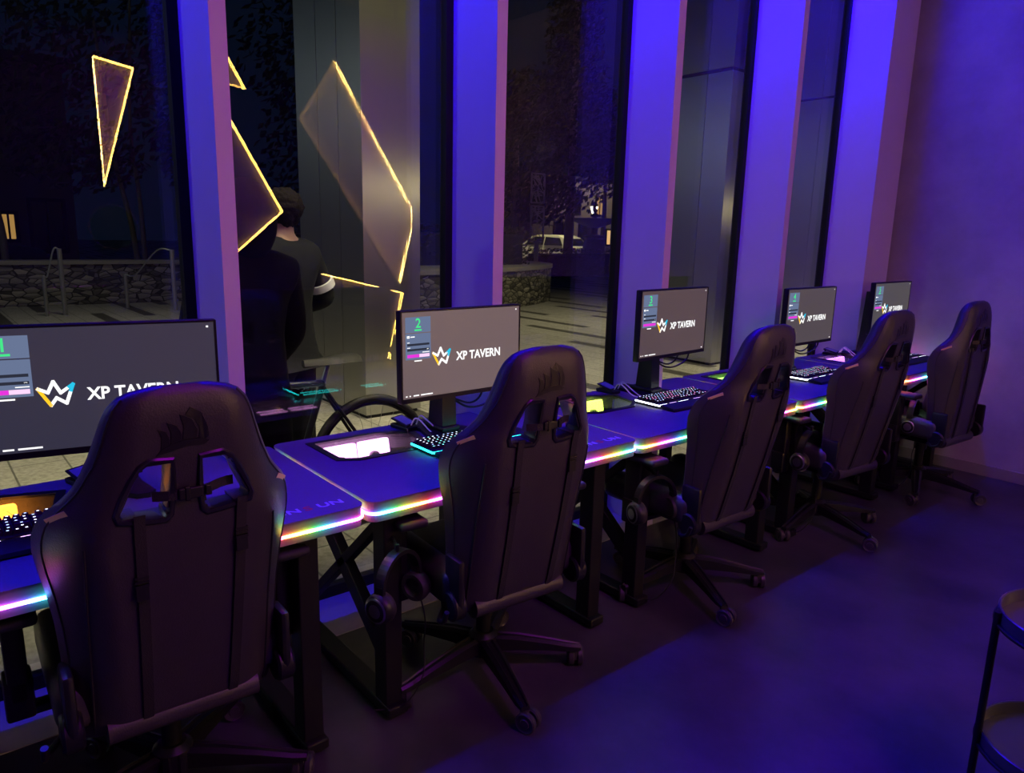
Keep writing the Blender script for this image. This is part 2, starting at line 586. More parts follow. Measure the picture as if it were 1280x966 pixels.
# ------------------------------------------------------------------ monitors
SW, SH = .530, .300
def make_monitor(i, X, Y, zc, yaw, tilt, screen_col, bk=0.0):
    lab = ['widescreen monitor nearest the camera, its login panel cut by the left edge of the picture',
           'monitor showing a green number 2 above its login panel',
           'monitor showing a green number 3 above its login panel',
           'monitor showing a green number 4 above its login panel',
           'monitor showing a green number 5, last before the plaster wall'][i]
    zb = zc - ZT - .0005
    t = thing('monitor', lab, 'monitor', (X, Y, ZT + .0005), yaw, 'monitors showing the welcome screen')
    tm = Matrix.Translation((0, 0, zb)) @ Matrix.Rotation(-tilt, 4, 'Y')
    W2, H2 = .2725, .1625
    hb = MB()
    hb.box(-.030, -.002, -W2, W2, -H2, H2, 0, tm, bev=.005)
    hb.box(-.055, -.028, -.17, .17, -.10, .11, 0, tm, bev=.012)
    hb.build('housing', M['black_plastic'], t, smooth=40)
    bz = MB(); y0, y1, z0, z1 = -SW / 2, SW / 2, -H2 + .018, -H2 + .018 + SH
    def up(poly, x): return [tuple(tm @ Vector((x, a, c))) for a, c in poly]
    e = .0
    # bezel ring standing proud of the panel
    for (a0, a1, c0, c1) in ((-W2 + .001, y0, -H2 + .002, H2 - .002), (y1, W2 - .001, -H2 + .002, H2 - .002), (y0, y1, -H2 + .002, z0), (y0, y1, z1, H2 - .002)):
        bz.box(-.004, .0015, a0, a1, c0, c1, 0, tm)
    bz.build('bezel', M['black_plastic'], t)
    sc = MB(); sc.box(-.003, 0, y0, y1, z0, z1, 0, tm)
    sm = bpy.data.materials.new('lit_screen_%s' % 'abcde'[i]); sm.use_nodes = True
    p = sm.node_tree.nodes['Principled BSDF']
    p.inputs['Base Color'].default_value = (.045, .042, .042, 1); p.inputs['Roughness'].default_value = .5
    p.inputs['Emission Color'].default_value = screen_col; p.inputs['Emission Strength'].default_value = 1.0  # emitted tone includes a painted reflection of the warm room
    scr = sc.build('screen', sm, t)
    def rect(name, u0, u1, v0, v1, m, x=.0006, par=None):
        q = MB(); q.box(x - .0004, x, y0 + u0 * SW, y0 + u1 * SW, z0 + v0 * SH, z0 + v1 * SH, 0, tm)
        return q
    lp = MB()
    def addr(u0, u1, v0, v1, mi, x=.0006):
        lp.box(x - .0004, x, y0 + u0 * SW, y0 + u1 * SW, z0 + v0 * SH, z0 + v1 * SH, mi, tm)
    addr(.025, .222, .765, .945, 0); addr(.025, .222, .455, .755, 0)
    addr(.037, .210, .615, .640, 1, .0012); addr(.037, .210, .555, .580, 1, .0012)
    addr(.037, .130, .478, .515, 2, .0012); addr(.130, .210, .478, .515, 3 if i < 2 else 2, .0012)
    addr(.036, .056, .705, .732, 4, .0012); addr(.064, .095, .712, .724, 4, .0012)
    addr(.037, .056, .650, .657, 4, .0012); addr(.037, .060, .590, .597, 4, .0012); addr(.155, .210, .530, .538, 4, .0012)
    addr(.190, .203, .563, .573, 4, .0012)
    addr(.092, .150, .43, .443, 4)
    addr(.095, .150, .785, .803, 5, .0012)
    lp.build('login_panel', [M['screen_card'], M['screen_field'], M['screen_magenta'], M['screen_pink'], M['screen_white'], M['screen_green']], scr)
    me = text_mesh(str(i + 1), .046, 0, .0006, 'CENTER', M['screen_green'])
    to_yz(me, y0 + .1235 * SW, z0 + .822 * SH, .0014); me.transform(tm)
    link('number', me, scr)
    # crown: a zigzag W of flat strokes
    cw = MB()
    def stroke(a, b_, w_, mi):
        a = Vector(a); b_ = Vector(b_); d = (b_ - a).normalized(); nn = Vector((-d.y, d.x)) * w_ / 2
        a = a - d * w_ * .35; b_ = b_ + d * w_ * .35
        vs = [tm @ Vector((x, y0 + q.x, z0 + q.y)) for x in (.0006, .001) for q in (a - nn, b_ - nn, b_ + nn, a + nn)]
        cw.add(vs, [(3, 2, 1, 0), (4, 5, 6, 7), (0, 1, 5, 4), (1, 2, 6, 5), (2, 3, 7, 6), (3, 0, 4, 7)], mi)
    cu, cv = .305 * SW, .47 * SH
    s_ = SW * .001
    A = (cu - 45 * s_ * 1.0, cv + 8 * s_); B_ = (cu - 20 * s_, cv - 58 * s_); C_ = (cu + 4 * s_, cv - 24 * s_)
    D_ = (cu + 42 * s_, cv - 52 * s_); E_ = (cu + 74 * s_, cv + 36 * s_); F_ = (cu + 22 * s_, cv - 2 * s_); G_ = (cu - 4 * s_, cv + 52 * s_); H_ = (cu - 28 * s_, cv + 2 * s_); I_ = (cu - 70 * s_, cv + 24 * s_)
    I_ = (cu - 66 * s_, cv + 22 * s_)
    wd = 15 * s_
    stroke(I_, B_, wd, 1)
    stroke(B_, C_, wd, 0); stroke(C_, D_, wd, 0)
    mid = ((D_[0] * .45 + E_[0] * .55), (D_[1] * .45 + E_[1] * .55))
    stroke(D_, mid, wd, 0); stroke(mid, E_, wd, 2)
    mid2 = ((F_[0] + E_[0]) / 2, (F_[1] + E_[1]) / 2)
    stroke(E_, mid2, wd, 2); stroke(mid2, F_, wd, 0)
    stroke(F_, G_, wd, 0); stroke(G_, H_, wd, 0); stroke(H_, I_, wd, 0)
    cw.build('crown_mark', [M['screen_white'], M['screen_yellow'], M['screen_cyan']], scr)
    me = text_mesh('XP TAVERN', .043, 0, .0011, 'LEFT', M['screen_white'], .80)
    xs = [v.co.x for v in me.vertices]; k = (.392 * SW) / (max(xs) - min(xs))
    for v in me.vertices: v.co.x = (v.co.x - min(xs)) * k
    to_yz(me, y0 + .430 * SW, z0 + .395 * SH, .0008); me.transform(tm)
    link('screen_lettering', me, scr)
    for u0, u1 in ((.022, .034), (.05, .06), (.082, .125), (.14, .235), (.955, .975)):
        tb = MB(); tb.box(.0002, .0006, y0 + u0 * SW, y0 + u1 * SW, z0 + .022 * SH, z0 + .036 * SH, 0, tm)
        tb.build('taskbar_mark', M['screen_white'], scr)
    tb = MB(); tb.box(.0002, .0006, y0 + .965 * SW, y0 + .975 * SW, z0 + .955 * SH, z0 + .97 * SH, 0, tm)
    tb.build('corner_icon', M['screen_white'], scr)
    # stand: neck set behind the panel, long flat foot
    nk = MB()
    pr = [(-.185, .0), (-.085, .0), (-.092, .15), (-.098, .30), (-.10, zb + .09), (-.155, zb + .09), (-.17, .15)]
    pr = [(x - bk, z) for x, z in pr]
    nk.add([(x, -.032, z) for x, z in pr] + [(x, .032, z) for x, z in pr],
           [tuple(range(7)), tuple(reversed(range(7, 14)))] + [(k, 7 + k, 7 + (k + 1) % 7, (k + 1) % 7) for k in range(7)])
    nk.build('stand_neck', M['black_plastic'], t)
    hd = MB(); hd.box(-.105 - bk, -.05, -.05, .05, zb - .05, zb + .05, bev=.006); hd.build('tilt_head', M['black_plastic'], t)
    ft = MB()
    poly = [(-.30, -.055), (-.17, -.075), (-.075, -.105), (-.05, -.09), (-.05, -.055), (-.085, -.02), (-.085, .02), (-.05, .055), (-.05, .09), (-.075, .105), (-.17, .075), (-.30, .055)]
    ft.prism([(x - bk, y) for x, y in poly], .0, .014); ft.box(-.215 - bk, -.072 - bk, -.042, .042, .012, .034, bev=.008)
    ft.build('stand_foot', M['black_plastic'], t)
    cb = MB()
    cb.tube(smooth_path([(-.12, .05, zb - .21), (-.09, .09, zb - .235), (-.07, .15, zb - .23), (-.045, .20, zb - .19), (-.045, .21, zb - .09)], 6), .0045, 6)
    cb.tube(smooth_path([(-.12, .04, zb - .20), (-.09, .10, zb - .22), (-.06, .13, zb - .185), (-.05, .14, zb - .09)], 6), .004, 6)
    cb.build('cable', M['cable'], t)
    return t
monitors = [
    make_monitor(0, -2.026, .363, 1.098, R(-10.9), R(1.35), srgb(46, 48, 60), .11),
    make_monitor(1, -2.146, 1.560, 1.072, R(1.5), R(1), srgb(104, 90, 88)),
    make_monitor(2, -2.165, 2.798, 1.104, R(3.9), R(0), srgb(80, 68, 66)),
    make_monitor(3, -2.115, 3.959, 1.080, R(.9), R(0), srgb(76, 70, 70)),
    make_monitor(4, -2.110, 4.968, 1.088, R(1.0), R(0), srgb(76, 74, 72)),
]

# ------------------------------------------------------------------ keyboards
def keycap_mesh(w, legend):
    b = MB()
    d, h = .0165, .0085
    v = [(-d / 2, -w / 2, 0), (d / 2, -w / 2, 0), (d / 2, w / 2, 0), (-d / 2, w / 2, 0)]
    k = .0022
    v += [(-d / 2 + k, -w / 2 + k, h), (d / 2 - k, -w / 2 + k, h), (d / 2 - k, w / 2 - k, h), (-d / 2 + k, w / 2 - k, h)]
    b.add(v, [(0, 3, 2, 1), (4, 5, 6, 7), (0, 1, 5, 4), (1, 2, 6, 5), (2, 3, 7, 6), (3, 0, 4, 7)], 0)
    b.box(-.0040, .0010, -.0026, .0026, h, h + .0003, 1)
    return b.mesh('keycap', [M['matte_black'], legend])
leg_w = emit('key_light_white', (.75, .82, 1), 2.6)
leg_b = emit('key_light_blue', (.40, .55, 1), 2.2)
leg_p = emit('key_light_pink', (1, .35, .85), 2.2)
leg_c = emit('key_light_teal', (.25, .9, .9), 2.4)
KC = {(w, n): keycap_mesh(w, m) for w in (.0172, .036, .110) for n, m in (('w', leg_w), ('b', leg_b), ('p', leg_p), ('c', leg_c))}
def make_keyboard(i, X, Y, rz, edge_col):
    lab = ['black backlit keyboard in front of the orange computer window, cut by the left picture edge',
           'black backlit keyboard with a teal glowing edge, half hidden by the second chair',
           'black backlit keyboard with a white glowing edge under the monitor numbered 3',
           'black backlit keyboard with white key lights under the monitor numbered 4',
           'black backlit keyboard on the desk against the plaster wall'][i]
    t = thing('keyboard', lab, 'keyboard', (X, Y, ZT + .0005), rz, 'backlit keyboards on the desks')
    b = MB(); b.box(-.14, 0, 0, .445, .004, .022, bev=.003)
    for fx in (-.12, -.02):
        for fy in (.03, .41): b.box(fx - .008, fx + .008, fy - .012, fy + .012, 0, .005)
    b.build('keyboard_body', M['matte_black'], t)
    gl = emit('edge_glow_%s' % 'abcde'[i], edge_col, 6)
    gl2 = emit('edge_glow_soft_%s' % 'abcde'[i], (edge_col[0] * .6 + .3, edge_col[1] * .5, edge_col[2]), 4)
    g = MB()
    g.box(-.138, .001, -.0035, .0, .012, .018, 0)
    g.box(.0, .0035, 0, .055, .012, .018, 0)
    g.box(.0, .0035, .075, .12, .012, .018, 1); g.box(.0, .0035, .14, .21, .012, .018, 0)
    g.box(.0, .0035, .25, .33, .012, .018, 1); g.box(.0, .0035, .35, .445, .012, .018, 0)
    g.box(-.138, .001, .445, .4485, .012, .018, 0)
    g.box(-.1435, -.14, .02, .43, .012, .018, 0)
    g.build('edge_light', [gl, gl2], t)
    wr = MB()
    pr = [(.005, .004), (.08, .002), (.083, .004), (.078, .013), (.03, .019), (.005, .019)]
    n = len(pr)
    wr.add([(x, .004, z) for x, z in pr] + [(x, .441, z) for x, z in pr], [tuple(range(n)), tuple(reversed(range(n, 2 * n)))] + [(k, n + k, n + (k + 1) % n, (k + 1) % n) for k in range(n)])
    wr.build('wrist_rest', M['matte_black'], t)
    rnd = random.Random(i)
    for r in range(6):
        y = .010; x = -.128 + r * .0212
        row = [.0172] * 20
        if r == 5: row = [.0172] * 3 + [.110] + [.0172] * 3 + [.0172] * 3 + [.036] + [.0172] * 2
        if r == 4: row = [.036] + [.0172] * 10 + [.036] + [.0172] * 4
        if r == 3: row = [.0172] * 12 + [.036] + [.0172] * 3
        cnt = 0
        for w in row:
            if y + w > .438: break
            c = rnd.choice('wwbbp') if i != 1 else rnd.choice('wwcb')
            if i == 0: c = rnd.choice('wwb')
            o = link('key', KC[(w, c)], t, (x, y + w / 2, .0225))
            y += w + .0022
            if r in (0,) and len(row) - 1 > cnt and cnt in (0, 4, 8, 12): y += .008
            if r > 0 and y > .295 and y < .31: y += .010
            cnt += 1
    tag(t, lab, 'keyboard', 'backlit keyboards on the desks')
    return t
make_keyboard(0, -2.010, -.095, 0, (.85, .9, 1))
make_keyboard(1, -2.020, 1.342, R(0), (.02, .85, .80))
make_keyboard(2, -2.040, 2.566, R(0), (.85, .9, 1))
make_keyboard(3, -1.985, 3.745, R(1), (.8, .9, 1))
make_keyboard(4, -1.985, 4.825, R(-1), (.85, .85, 1))

# hubs with a flipped-up lid and cable
PLATE = mat('pale_gloss_plate', (.32, .32, .34), .35)
def make_hub(X, Y, rz, lab):
    t = thing('charging_hub', lab, 'hub', (X, Y, ZT + .0005), rz, 'cable hubs at the back of the desks')
    b = MB(); b.box(-.055, .055, -.03, .03, 0, .016, bev=.004)
    b.build('hub_body', M['black_plastic'], t)
    mx = Matrix.Translation((-.005, 0, .030)) @ Matrix.Rotation(R(10), 4, 'Y') @ Matrix.Rotation(R(6), 4, 'X') @ Matrix.Scale(.78, 4)
    b = MB(); b.box(-.062, .062, -.036, .036, -.004, .004, 0, mx, bev=.003)
    b.box(-.05, .05, -.026, .026, .0035, .0046, 1, mx)
    b.box(-.06, -.05, -.01, .01, -.022, -.002, 0, mx)
    b.build('hub_lid', [M['black_plastic'], PLATE], t)
    c = MB()
    c.tube(smooth_path([(.05, -.01, .024), (.075, -.012, .055), (.10, -.005, .05), (.15, .01, .010), (.20, .03, .006)], 6), .003, 6)
    c.tube(smooth_path([(.05, .015, .024), (.07, .02, .06), (.10, .03, .045), (.16, .05, .006), (.2, .08, .006)], 6), .003, 6)
    c.build('hub_cable', M['white_cable'], t)
make_hub(-2.395, .355, R(15), 'small black cable hub with a pale lid behind the nearest chair, below the first monitor')
make_hub(-2.40, 1.462, R(8), 'small black cable hub with a pale lid left of the second monitor foot')
make_hub(-2.42, 2.640, R(0), 'small black cable hub with a pale lid left of the third monitor foot')
make_hub(-2.40, 4.83, R(0), 'small black cable hub with a pale lid left of the last monitor foot')

# ------------------------------------------------------------------ gaming chairs
RC = .20
ZB = .41
XB = .180
PROF = [(.41, .205, .03), (.46, .220, .05), (.54, .228, .07), (.62, .231, .085), (.70, .236, .10), (.77, .245, .11), (.83, .256, .12),
        (.875, .262, .122), (.91, .260, .118), (.94, .251, .105), (.965, .235, .088), (.99, .213, .066), (1.015, .194, .048), (1.045, .179, .036),
        (1.08, .165, .028), (1.115, .153, .022), (1.15, .142, .018), (1.175, .131, .014), (1.195, .113, .010), (1.208, .088, .006), (1.215, .05, .003)]
def prof(z):
    for (z0, h0, f0), (z1, h1, f1) in zip(PROF, PROF[1:]):
        if z <= z1:
            t = (z - z0) / (z1 - z0)
            return h0 + (h1 - h0) * t, f0 + (f1 - f0) * t
    return PROF[-1][1:]
RECL = [.20]
def back_x(z):
    return XB + RECL[0] * (z - ZB) + .02 * math.sin(PI * min(1, max(0, (z - ZB) / .8)))
def back_pt(u, z, side):
    """u -1..1 across, side +1 back surface, -1 front"""
    hw, fd = prof(z)
    au = abs(u)
    k = max(0.0, (au - .55) / .45)
    fwd = fd * k ** 1.7
    tt = .042 if z < 1.0 else .042 + .012 * math.sin(PI * min(1, (z - 1.0) / .215))
    edge = max(0.0, 1 - au ** 7) ** .5
    top = max(0.0, 1 - max(0, (z - 1.13) / .0855) ** 2.5) ** .5
    bot = min(1.0, .35 + max(0, (z - ZB) / .06)) if z < .46 else 1.0
    th = tt * edge * top * bot
    x = back_x(z) - fwd + (th * .55 if side > 0 else -th * 1.0)
    if side < 0:
        x -= 0
    return (x, u * hw, z)
HOLE = [(.030, 1.062), (.070, 1.064), (.086, 1.052), (.124, .972), (.120, .955), (.044, .944), (.034, .956)]
def in_poly(px, py, poly):
    c = False; n = len(poly); j = n - 1
    for i in range(n):
        xi, yi = poly[i]; xj, yj = poly[j]
        if (yi > py) != (yj > py) and px < (xj - xi) * (py - yi) / (yj - yi) + xi: c = not c
        j = i
    return c
def make_chair(rec):
    RECL[0] = rec
    t = thing('gaming_chair', 'black gaming chair', 'chair', (0, 0, 0), 0, 'black gaming chairs at the desks')
    zs = [ZB + (1.2145 - ZB) * k / 84 for k in range(85)]
    us = [-1 + 2 * k / 56 for k in range(57)]
    us = [math.copysign(abs(u) ** .93, u) for u in us]
    b = MB(); vs = []; fs = []
    nu, nz = len(us), len(zs)
    for side in (1, -1):
        for z in zs:
            for u in us: vs.append(back_pt(u, z, side))
    def idx(s, r, c): return (0 if s > 0 else nu * nz) + r * nu + c
    cell = [[True] * (nu - 1) for _ in range(nz - 1)]
    for r in range(nz - 1):
        for c in range(nu - 1):
            z = (zs[r] + zs[r + 1]) / 2; y = (us[c] + us[c + 1]) / 2 * prof(z)[0]
            if in_poly(abs(y), z, HOLE): cell[r][c] = False
    for r in range(nz - 1):
        for c in range(nu - 1):
            if not cell[r][c]: continue
            fs.append((idx(1, r, c), idx(1, r, c + 1), idx(1, r + 1, c + 1), idx(1, r + 1, c)))
            fs.append((idx(-1, r, c), idx(-1, r + 1, c), idx(-1, r + 1, c + 1), idx(-1, r, c + 1)))
            for (dr, dc, a, b_) in ((-1, 0, (r, c), (r, c + 1)), (1, 0, (r + 1, c), (r + 1, c + 1)), (0, -1, (r, c), (r + 1, c)), (0, 1, (r, c + 1), (r + 1, c + 1))):
                rr, cc = r + dr, c + dc
                if not (0 <= rr < nz - 1 and 0 <= cc < nu - 1) or not cell[rr][cc]:
                    fs.append((idx(1, *a), idx(1, *b_), idx(-1, *b_), idx(-1, *a)))
    b.add(vs, fs)
    me = b.mesh('backrest', M['leather'])
    bm = bmesh.new(); bm.from_mesh(me)
    bmesh.ops.delete(bm, geom=[v for v in bm.verts if not v.link_faces], context='VERTS')
    bmesh.ops.remove_doubles(bm, verts=bm.verts[:], dist=.0006)
    bmesh.ops.recalc_face_normals(bm, faces=bm.faces[:])
    bm.to_mesh(me); bm.free()
    me.polygons.foreach_set('use_smooth', [True] * len(me.polygons))
    me.set_sharp_from_angle(angle=R(50))
    link('backrest', me, t)
    def bp(y, z, off=.0, side=1):
        hw = prof(z)[0]
        x, yy, zz = back_pt(max(-1, min(1, y / hw)), z, side)
        return (x + off * side, yy, zz)
    # glossy rims of the two strap openings
    for s in (-1, 1):
        cx = sum(p[0] for p in HOLE) / len(HOLE); cz = sum(p[1] for p in HOLE) / len(HOLE)
        ring = []
        n = len(HOLE)
        for k in range(n):
            p0 = Vector(HOLE[k]); p1 = Vector(HOLE[(k + 1) % n])
            for q in (0, .33, .66):
                p = p0 + (p1 - p0) * q
                ring.append(p)
        f = MB(); pts_b = [bp(s * p.x, p.y, .002) for p in ring]; 
        # flattened ring band from the back surface to the front
        def off(p, d):
            c = Vector((cx, cz)); v = (p - c); return p + v.normalized() * d
        loops = []
        for d, dx, side in ((-.001, -.05, 1), (-.002, -.004, 1), (.001, .004, 1), (.009, .0055, 1), (.0135, .002, 1), (.0135, -.006, 1)):
            loops.append([bp(s * off(p, d).x, off(p, d).y, dx, 1) for p in ring])
        vv = []; ff = []; m_ = len(ring)
        for lp in loops: vv += lp
        for a in range(len(loops) - 1):
            for k in range(m_):
                l = (k + 1) % m_
                ff.append((a * m_ + k, a * m_ + l, (a + 1) * m_ + l, (a + 1) * m_ + k))
        f.add(vv, ff)
        f.build('opening_rim', M['bezel'], t, smooth=50)
    # straps
    def strap(p, wdt, name, par=t):
        f = MB(); vv = []; ff = []
        for k, (q, d) in enumerate(p):
            q = Vector(q); d = Vector(d).normalized() * wdt / 2
            for o_ in (0, .0025):
                vv += [tuple(q + d + Vector((o_, 0, 0))), tuple(q - d + Vector((o_, 0, 0)))]
        for k in range(len(p) - 1):
            a = 4 * k; c = 4 * (k + 1)
            ff += [(a, a + 1, c + 1, c), (a + 3, a + 2, c + 2, c + 3), (a + 1, a + 3, c + 3, c + 1), (a + 2, a, c, c + 2)]
        ff += [(0, 2, 3, 1), (4 * len(p) - 4, 4 * len(p) - 3, 4 * len(p) - 1, 4 * len(p) - 2)]
        f.add(vv, ff)
        return f.build(name, M['fabric'], par)
    for s in (-1, 1):
        pts = []
        y0 = -.090 if s < 0 else .108
        for k in range(15):
            z = .962 - (.962 - .43) * k / 14
            y = y0 + (.008 if s < 0 else -.006) * k / 14
            pts.append((bp(y, z, .004 if k else .008), (0, 1, 0)))
        o = strap(pts, .021, 'vertical_strap')
        q = MB(); x, y, z = bp(y0, .80 if s < 0 else .865, .0055)
        for k in range(3): q.box(x, x + .006, y - .013, y + .013, z + k * .009, z + k * .009 + .005)
        q.box(x, x + .004, y - .012, y + .012, z - .03, z + .005)
        q.build('strap_slider', M['black_plastic'], o)
    pts = []
    for k in range(13):
        y = -.062 + .16 * k / 12
        z = .990 + .004 * k / 12
        pts.append(((back_x(z) + (.028 if abs(y) < .03 else .028 - .03 * min(1, (abs(y) - .03) / .05)), y, z), (0, 0, 1)))
    st = strap(pts, .020, 'pillow_strap')
    q = MB(); x = back_x(.99) + .029
    q.box(x, x + .008, -.018, .030, .980, 1.004, bev=.003); q.box(x + .001, x + .01, -.006, .004, .977, 1.007, bev=.002)
    q.box(x, x + .007, .034, .046, .981, 1.003, bev=.002)
    q.build('buckle', M['black_plastic'], st)
    # embossed sails emblem
    em = MB()
    sails = [
        [(-.046, 1.092), (-.044, 1.118), (-.051, 1.135), (-.036, 1.128), (-.030, 1.112), (-.030, 1.100)],
        [(-.028, 1.100), (-.027, 1.125), (-.034, 1.146), (-.016, 1.138), (-.008, 1.120), (-.008, 1.106)],
        [(-.006, 1.107), (-.004, 1.135), (-.010, 1.160), (.012, 1.148), (.022, 1.125), (.020, 1.108)],
        [(.0, 1.158), (.010, 1.172), (.030, 1.160), (.042, 1.128), (.044, 1.108), (.034, 1.100), (.024, 1.107), (.026, 1.128), (.016, 1.150)],
        [(-.056, 1.080), (-.046, 1.092), (-.030, 1.100), (-.006, 1.106), (.022, 1.107), (.046, 1.100), (.036, 1.092), (.0, 1.093), (-.03, 1.086)],
    ]
    for s_ in sails:
        n = len(s_)
        c_ = (sum(p[0] for p in s_) / n, sum(p[1] for p in s_) / n)
        vv = [bp(p[0], p[1], .0009) for p in s_] + [bp(p[0] * .98 + c_[0] * .02, p[1] * .98 + c_[1] * .02, .0020) for p in s_]
        bm = bmesh.new()
        bvs = [bm.verts.new(v) for v in vv]
        for k in range(n): bm.faces.new((bvs[k], bvs[(k + 1) % n], bvs[n + (k + 1) % n], bvs[n + k]))
        bm.faces.new(bvs[n:])
        bmesh.ops.triangulate(bm, faces=[f for f in bm.faces if len(f.verts) > 4])
        em.bm(bm)
    em.build('emblem', M['emblem'], t)
    # stitched panel lines and side labels
    for s in (-1, 1):
        q = MB()
        q.tube([bp(s * .185, .42 + (.90 - .42) * k / 12, .0015) for k in range(13)], .0026, 6)
        q.build('panel_seam', M['seam'], t)
        q = MB()
        zz = [ZB + .05 + (1.195 - ZB - .05) * k / 40 for k in range(41)]
        q.tube([back_pt(s * (.945 if z < 1.05 else .93), z, 1) for z in zz], .0024, 6)
        q.build('edge_piping', M['seam'], t)
        q = MB()
        c0 = Vector(bp(s * .205, .972, .0035)); c1 = Vector(bp(s * .236, .948, .0035))
        d = (c1 - c0); nn = Vector((0, .45 * s, .9)).normalized() * .0075
        o_ = Vector((.0015, 0, 0))
        vv = [c0 - nn, c1 - nn, c1 + nn, c0 + nn]
        q.add([tuple(v) for v in vv] + [tuple(v + o_) for v in vv], [(0, 1, 2, 3), (7, 6, 5, 4), (0, 4, 5, 1), (1, 5, 6, 2), (2, 6, 7, 3), (3, 7, 4, 0)])
        q.build('side_label', M['tag'], t)
    # lumbar cushion in front, seat, side hinges
    q = MB(); q.box(-.07, .07, -.16, .16, -.1, .1, 0, Matrix.Translation((back_x(.66) - .09, 0, .66)) @ Matrix.Rotation(R(11), 4, 'Y'), bev=.045, seg=4)
    q.build('lumbar_cushion', M['leather'], t, smooth=60)
    fit = Matrix.Translation((0, 0, -.068)) @ Matrix.Diagonal((1, 1.03, 1.035, 1))
    for o in [k for k in bpy.data.objects if k.parent == t or (k.parent and k.parent.parent == t)]:
        o.data.transform(fit)
    q = MB(); q.box(-.29, .180, -.205, .205, .375, .475, bev=.04, seg=4)
    q.box(-.27, .19, -.262, -.17, .39, .505, bev=.035, seg=4); q.box(-.27, .19, .17, .262, .39, .505, bev=.035, seg=4)
    q.tube([(.185, -.168, .374), (.185, .168, .374)], .033, 16)
    q.build('seat', M['leather'], t, smooth=60)
    for s in (-1, 1):
        q = MB()
        mx = Matrix.Translation((.19, s * .235, .405)) @ Matrix.Rotation(R(90), 4, 'X')
        q.lathe([(.0, -.022), (.040, -.022), (.046, -.016), (.046, .016), (.040, .022), (0, .022)], 24, 0, mx)
        q.box(.15, .235, s * .235 - .012, s * .235 + .012, .40, .56, bev=.01)
        q.build('hinge_cover', M['black_plastic'], t, smooth=40)
    q = MB(); q.tube(smooth_path([(.15, -.25, .375), (.19, -.285, .37), (.225, -.29, .385), (.24, -.29, .42)], 4), .008, 8)
    q.build('recline_lever', M['black_plastic'], t, smooth=60)
    for s in (-1, 1):
        arm = MB()
        arm.box(-.07, .01, s * .315 - .022, s * .315 + .022, .40, .63, bev=.008)
        arm.box(-.05, -.01, min(s * .12, s * .33), max(s * .12, s * .33), .352, .374, bev=.004)
        arm.box(-.07, .01, s * .315 - .03, s * .315 + .03, .358, .46, bev=.008)
        a = arm.build('armrest', M['black_plastic'], t, smooth=40)
        pd = MB()
        pd.box(-.16, .10, s * .315 - .048, s * .315 + .048, .628, .655, bev=.012, seg=3)
        pd.build('arm_pad', M['matte_black'], a, smooth=50)
    q = MB(); q.box(-.13, .11, -.10, .10, .325, .376, bev=.01)
    q.lathe([(.025, .15), (.025, .27), (.036, .27), (.036, .34)], 20)
    q.build('gas_lift', M['black_metal'], t, smooth=40)
    q = MB(); q.lathe([(.0, .075), (.045, .075), (.05, .085), (.05, .145), (.035, .16), (0, .16)], 24)
    q.build('base_hub', M['black_plastic'], t, smooth=40)
    return t
def star_base(t, off):
    for k in range(5):
        a = R(off + 72 * k)
        mx = Matrix.Rotation(a, 4, 'Z')
        q = MB()
        sec = [(.035, .027, .090, .145), (.12, .026, .088, .135), (.22, .022, .080, .115), (.31, .019, .070, .094), (.345, .014, .070, .088)]
        vv = []; ff = []
        for x, w, z0, z1 in sec:
            vv += [(x, -w, z0), (x, w, z0), (x, w, z1 - .008), (x, w * .5, z1), (x, w * .28, z1 - .005), (x, -w * .28, z1 - .005), (x, -w * .5, z1), (x, -w, z1 - .008)]
        for r in range(len(sec) - 1):
            for c in range(8):
                d = (c + 1) % 8
                ff.append((r * 8 + c, r * 8 + d, (r + 1) * 8 + d, (r + 1) * 8 + c))
        ff.append(tuple(range(8))); ff.append(tuple(reversed(range(32, 40))))
        q.add(vv, ff, 0, mx)
        leg = q.build('base_leg', M['black_plastic'], t, smooth=30)
        c = MB()
        sw = R(35 + 50 * k)
        mc = mx @ Matrix.Translation((.33, 0, .0)) @ Matrix.Rotation(sw, 4, 'Z')
        for s in (-1, 1):
            c.lathe([(0, -.011), (.014, -.011), (.016, -.008), (.026, -.008), (.030, -.011), (.034, -.007), (.034, .007), (.030, .011), (.026, .008), (.016, .008), (.014, .011), (.0, .011)], 24, 0, mc @ Matrix.Translation((.018, s * .016, .0345)) @ Matrix.Rotation(R(90), 4, 'X'))
        c.box(-.008, .02, -.006, .006, .028, .066, 0, mc)
        c.tube([(0, 0, .06), (0, 0, .08)], .006, 8, 0, mc)
        c.build('caster', M['caster'], leg, smooth=40)
CH = [(-1.880, .422, -1.9, -12, .215, 'black gaming chair nearest the camera, in front of the first monitor'),
      (-1.825, 1.420, -3.9, -15, .161, 'black gaming chair in front of the monitor numbered 2'),
      (-1.805, 2.512, -1.4, -25, .202, 'black gaming chair between the monitors numbered 3 and 4, third along the row'),
      (-1.805, 3.635, -5.1, -14, .179, 'black gaming chair covering part of the last monitor, fourth along the row'),
      (-1.725, 4.714, -4.2, 4, .040, 'black gaming chair nearest the plaster wall at the end of the row')]
chairs = []
for x, y, ya, so, rec, lab in CH:
    chairs.append((make_chair(rec), x, y, ya, so, lab))
for c, x, y, ya, so, lab in chairs:
    c.location = (x, y, 0); c.rotation_euler = (0, 0, R(ya)); c['label'] = lab
    star_base(c, so - ya)

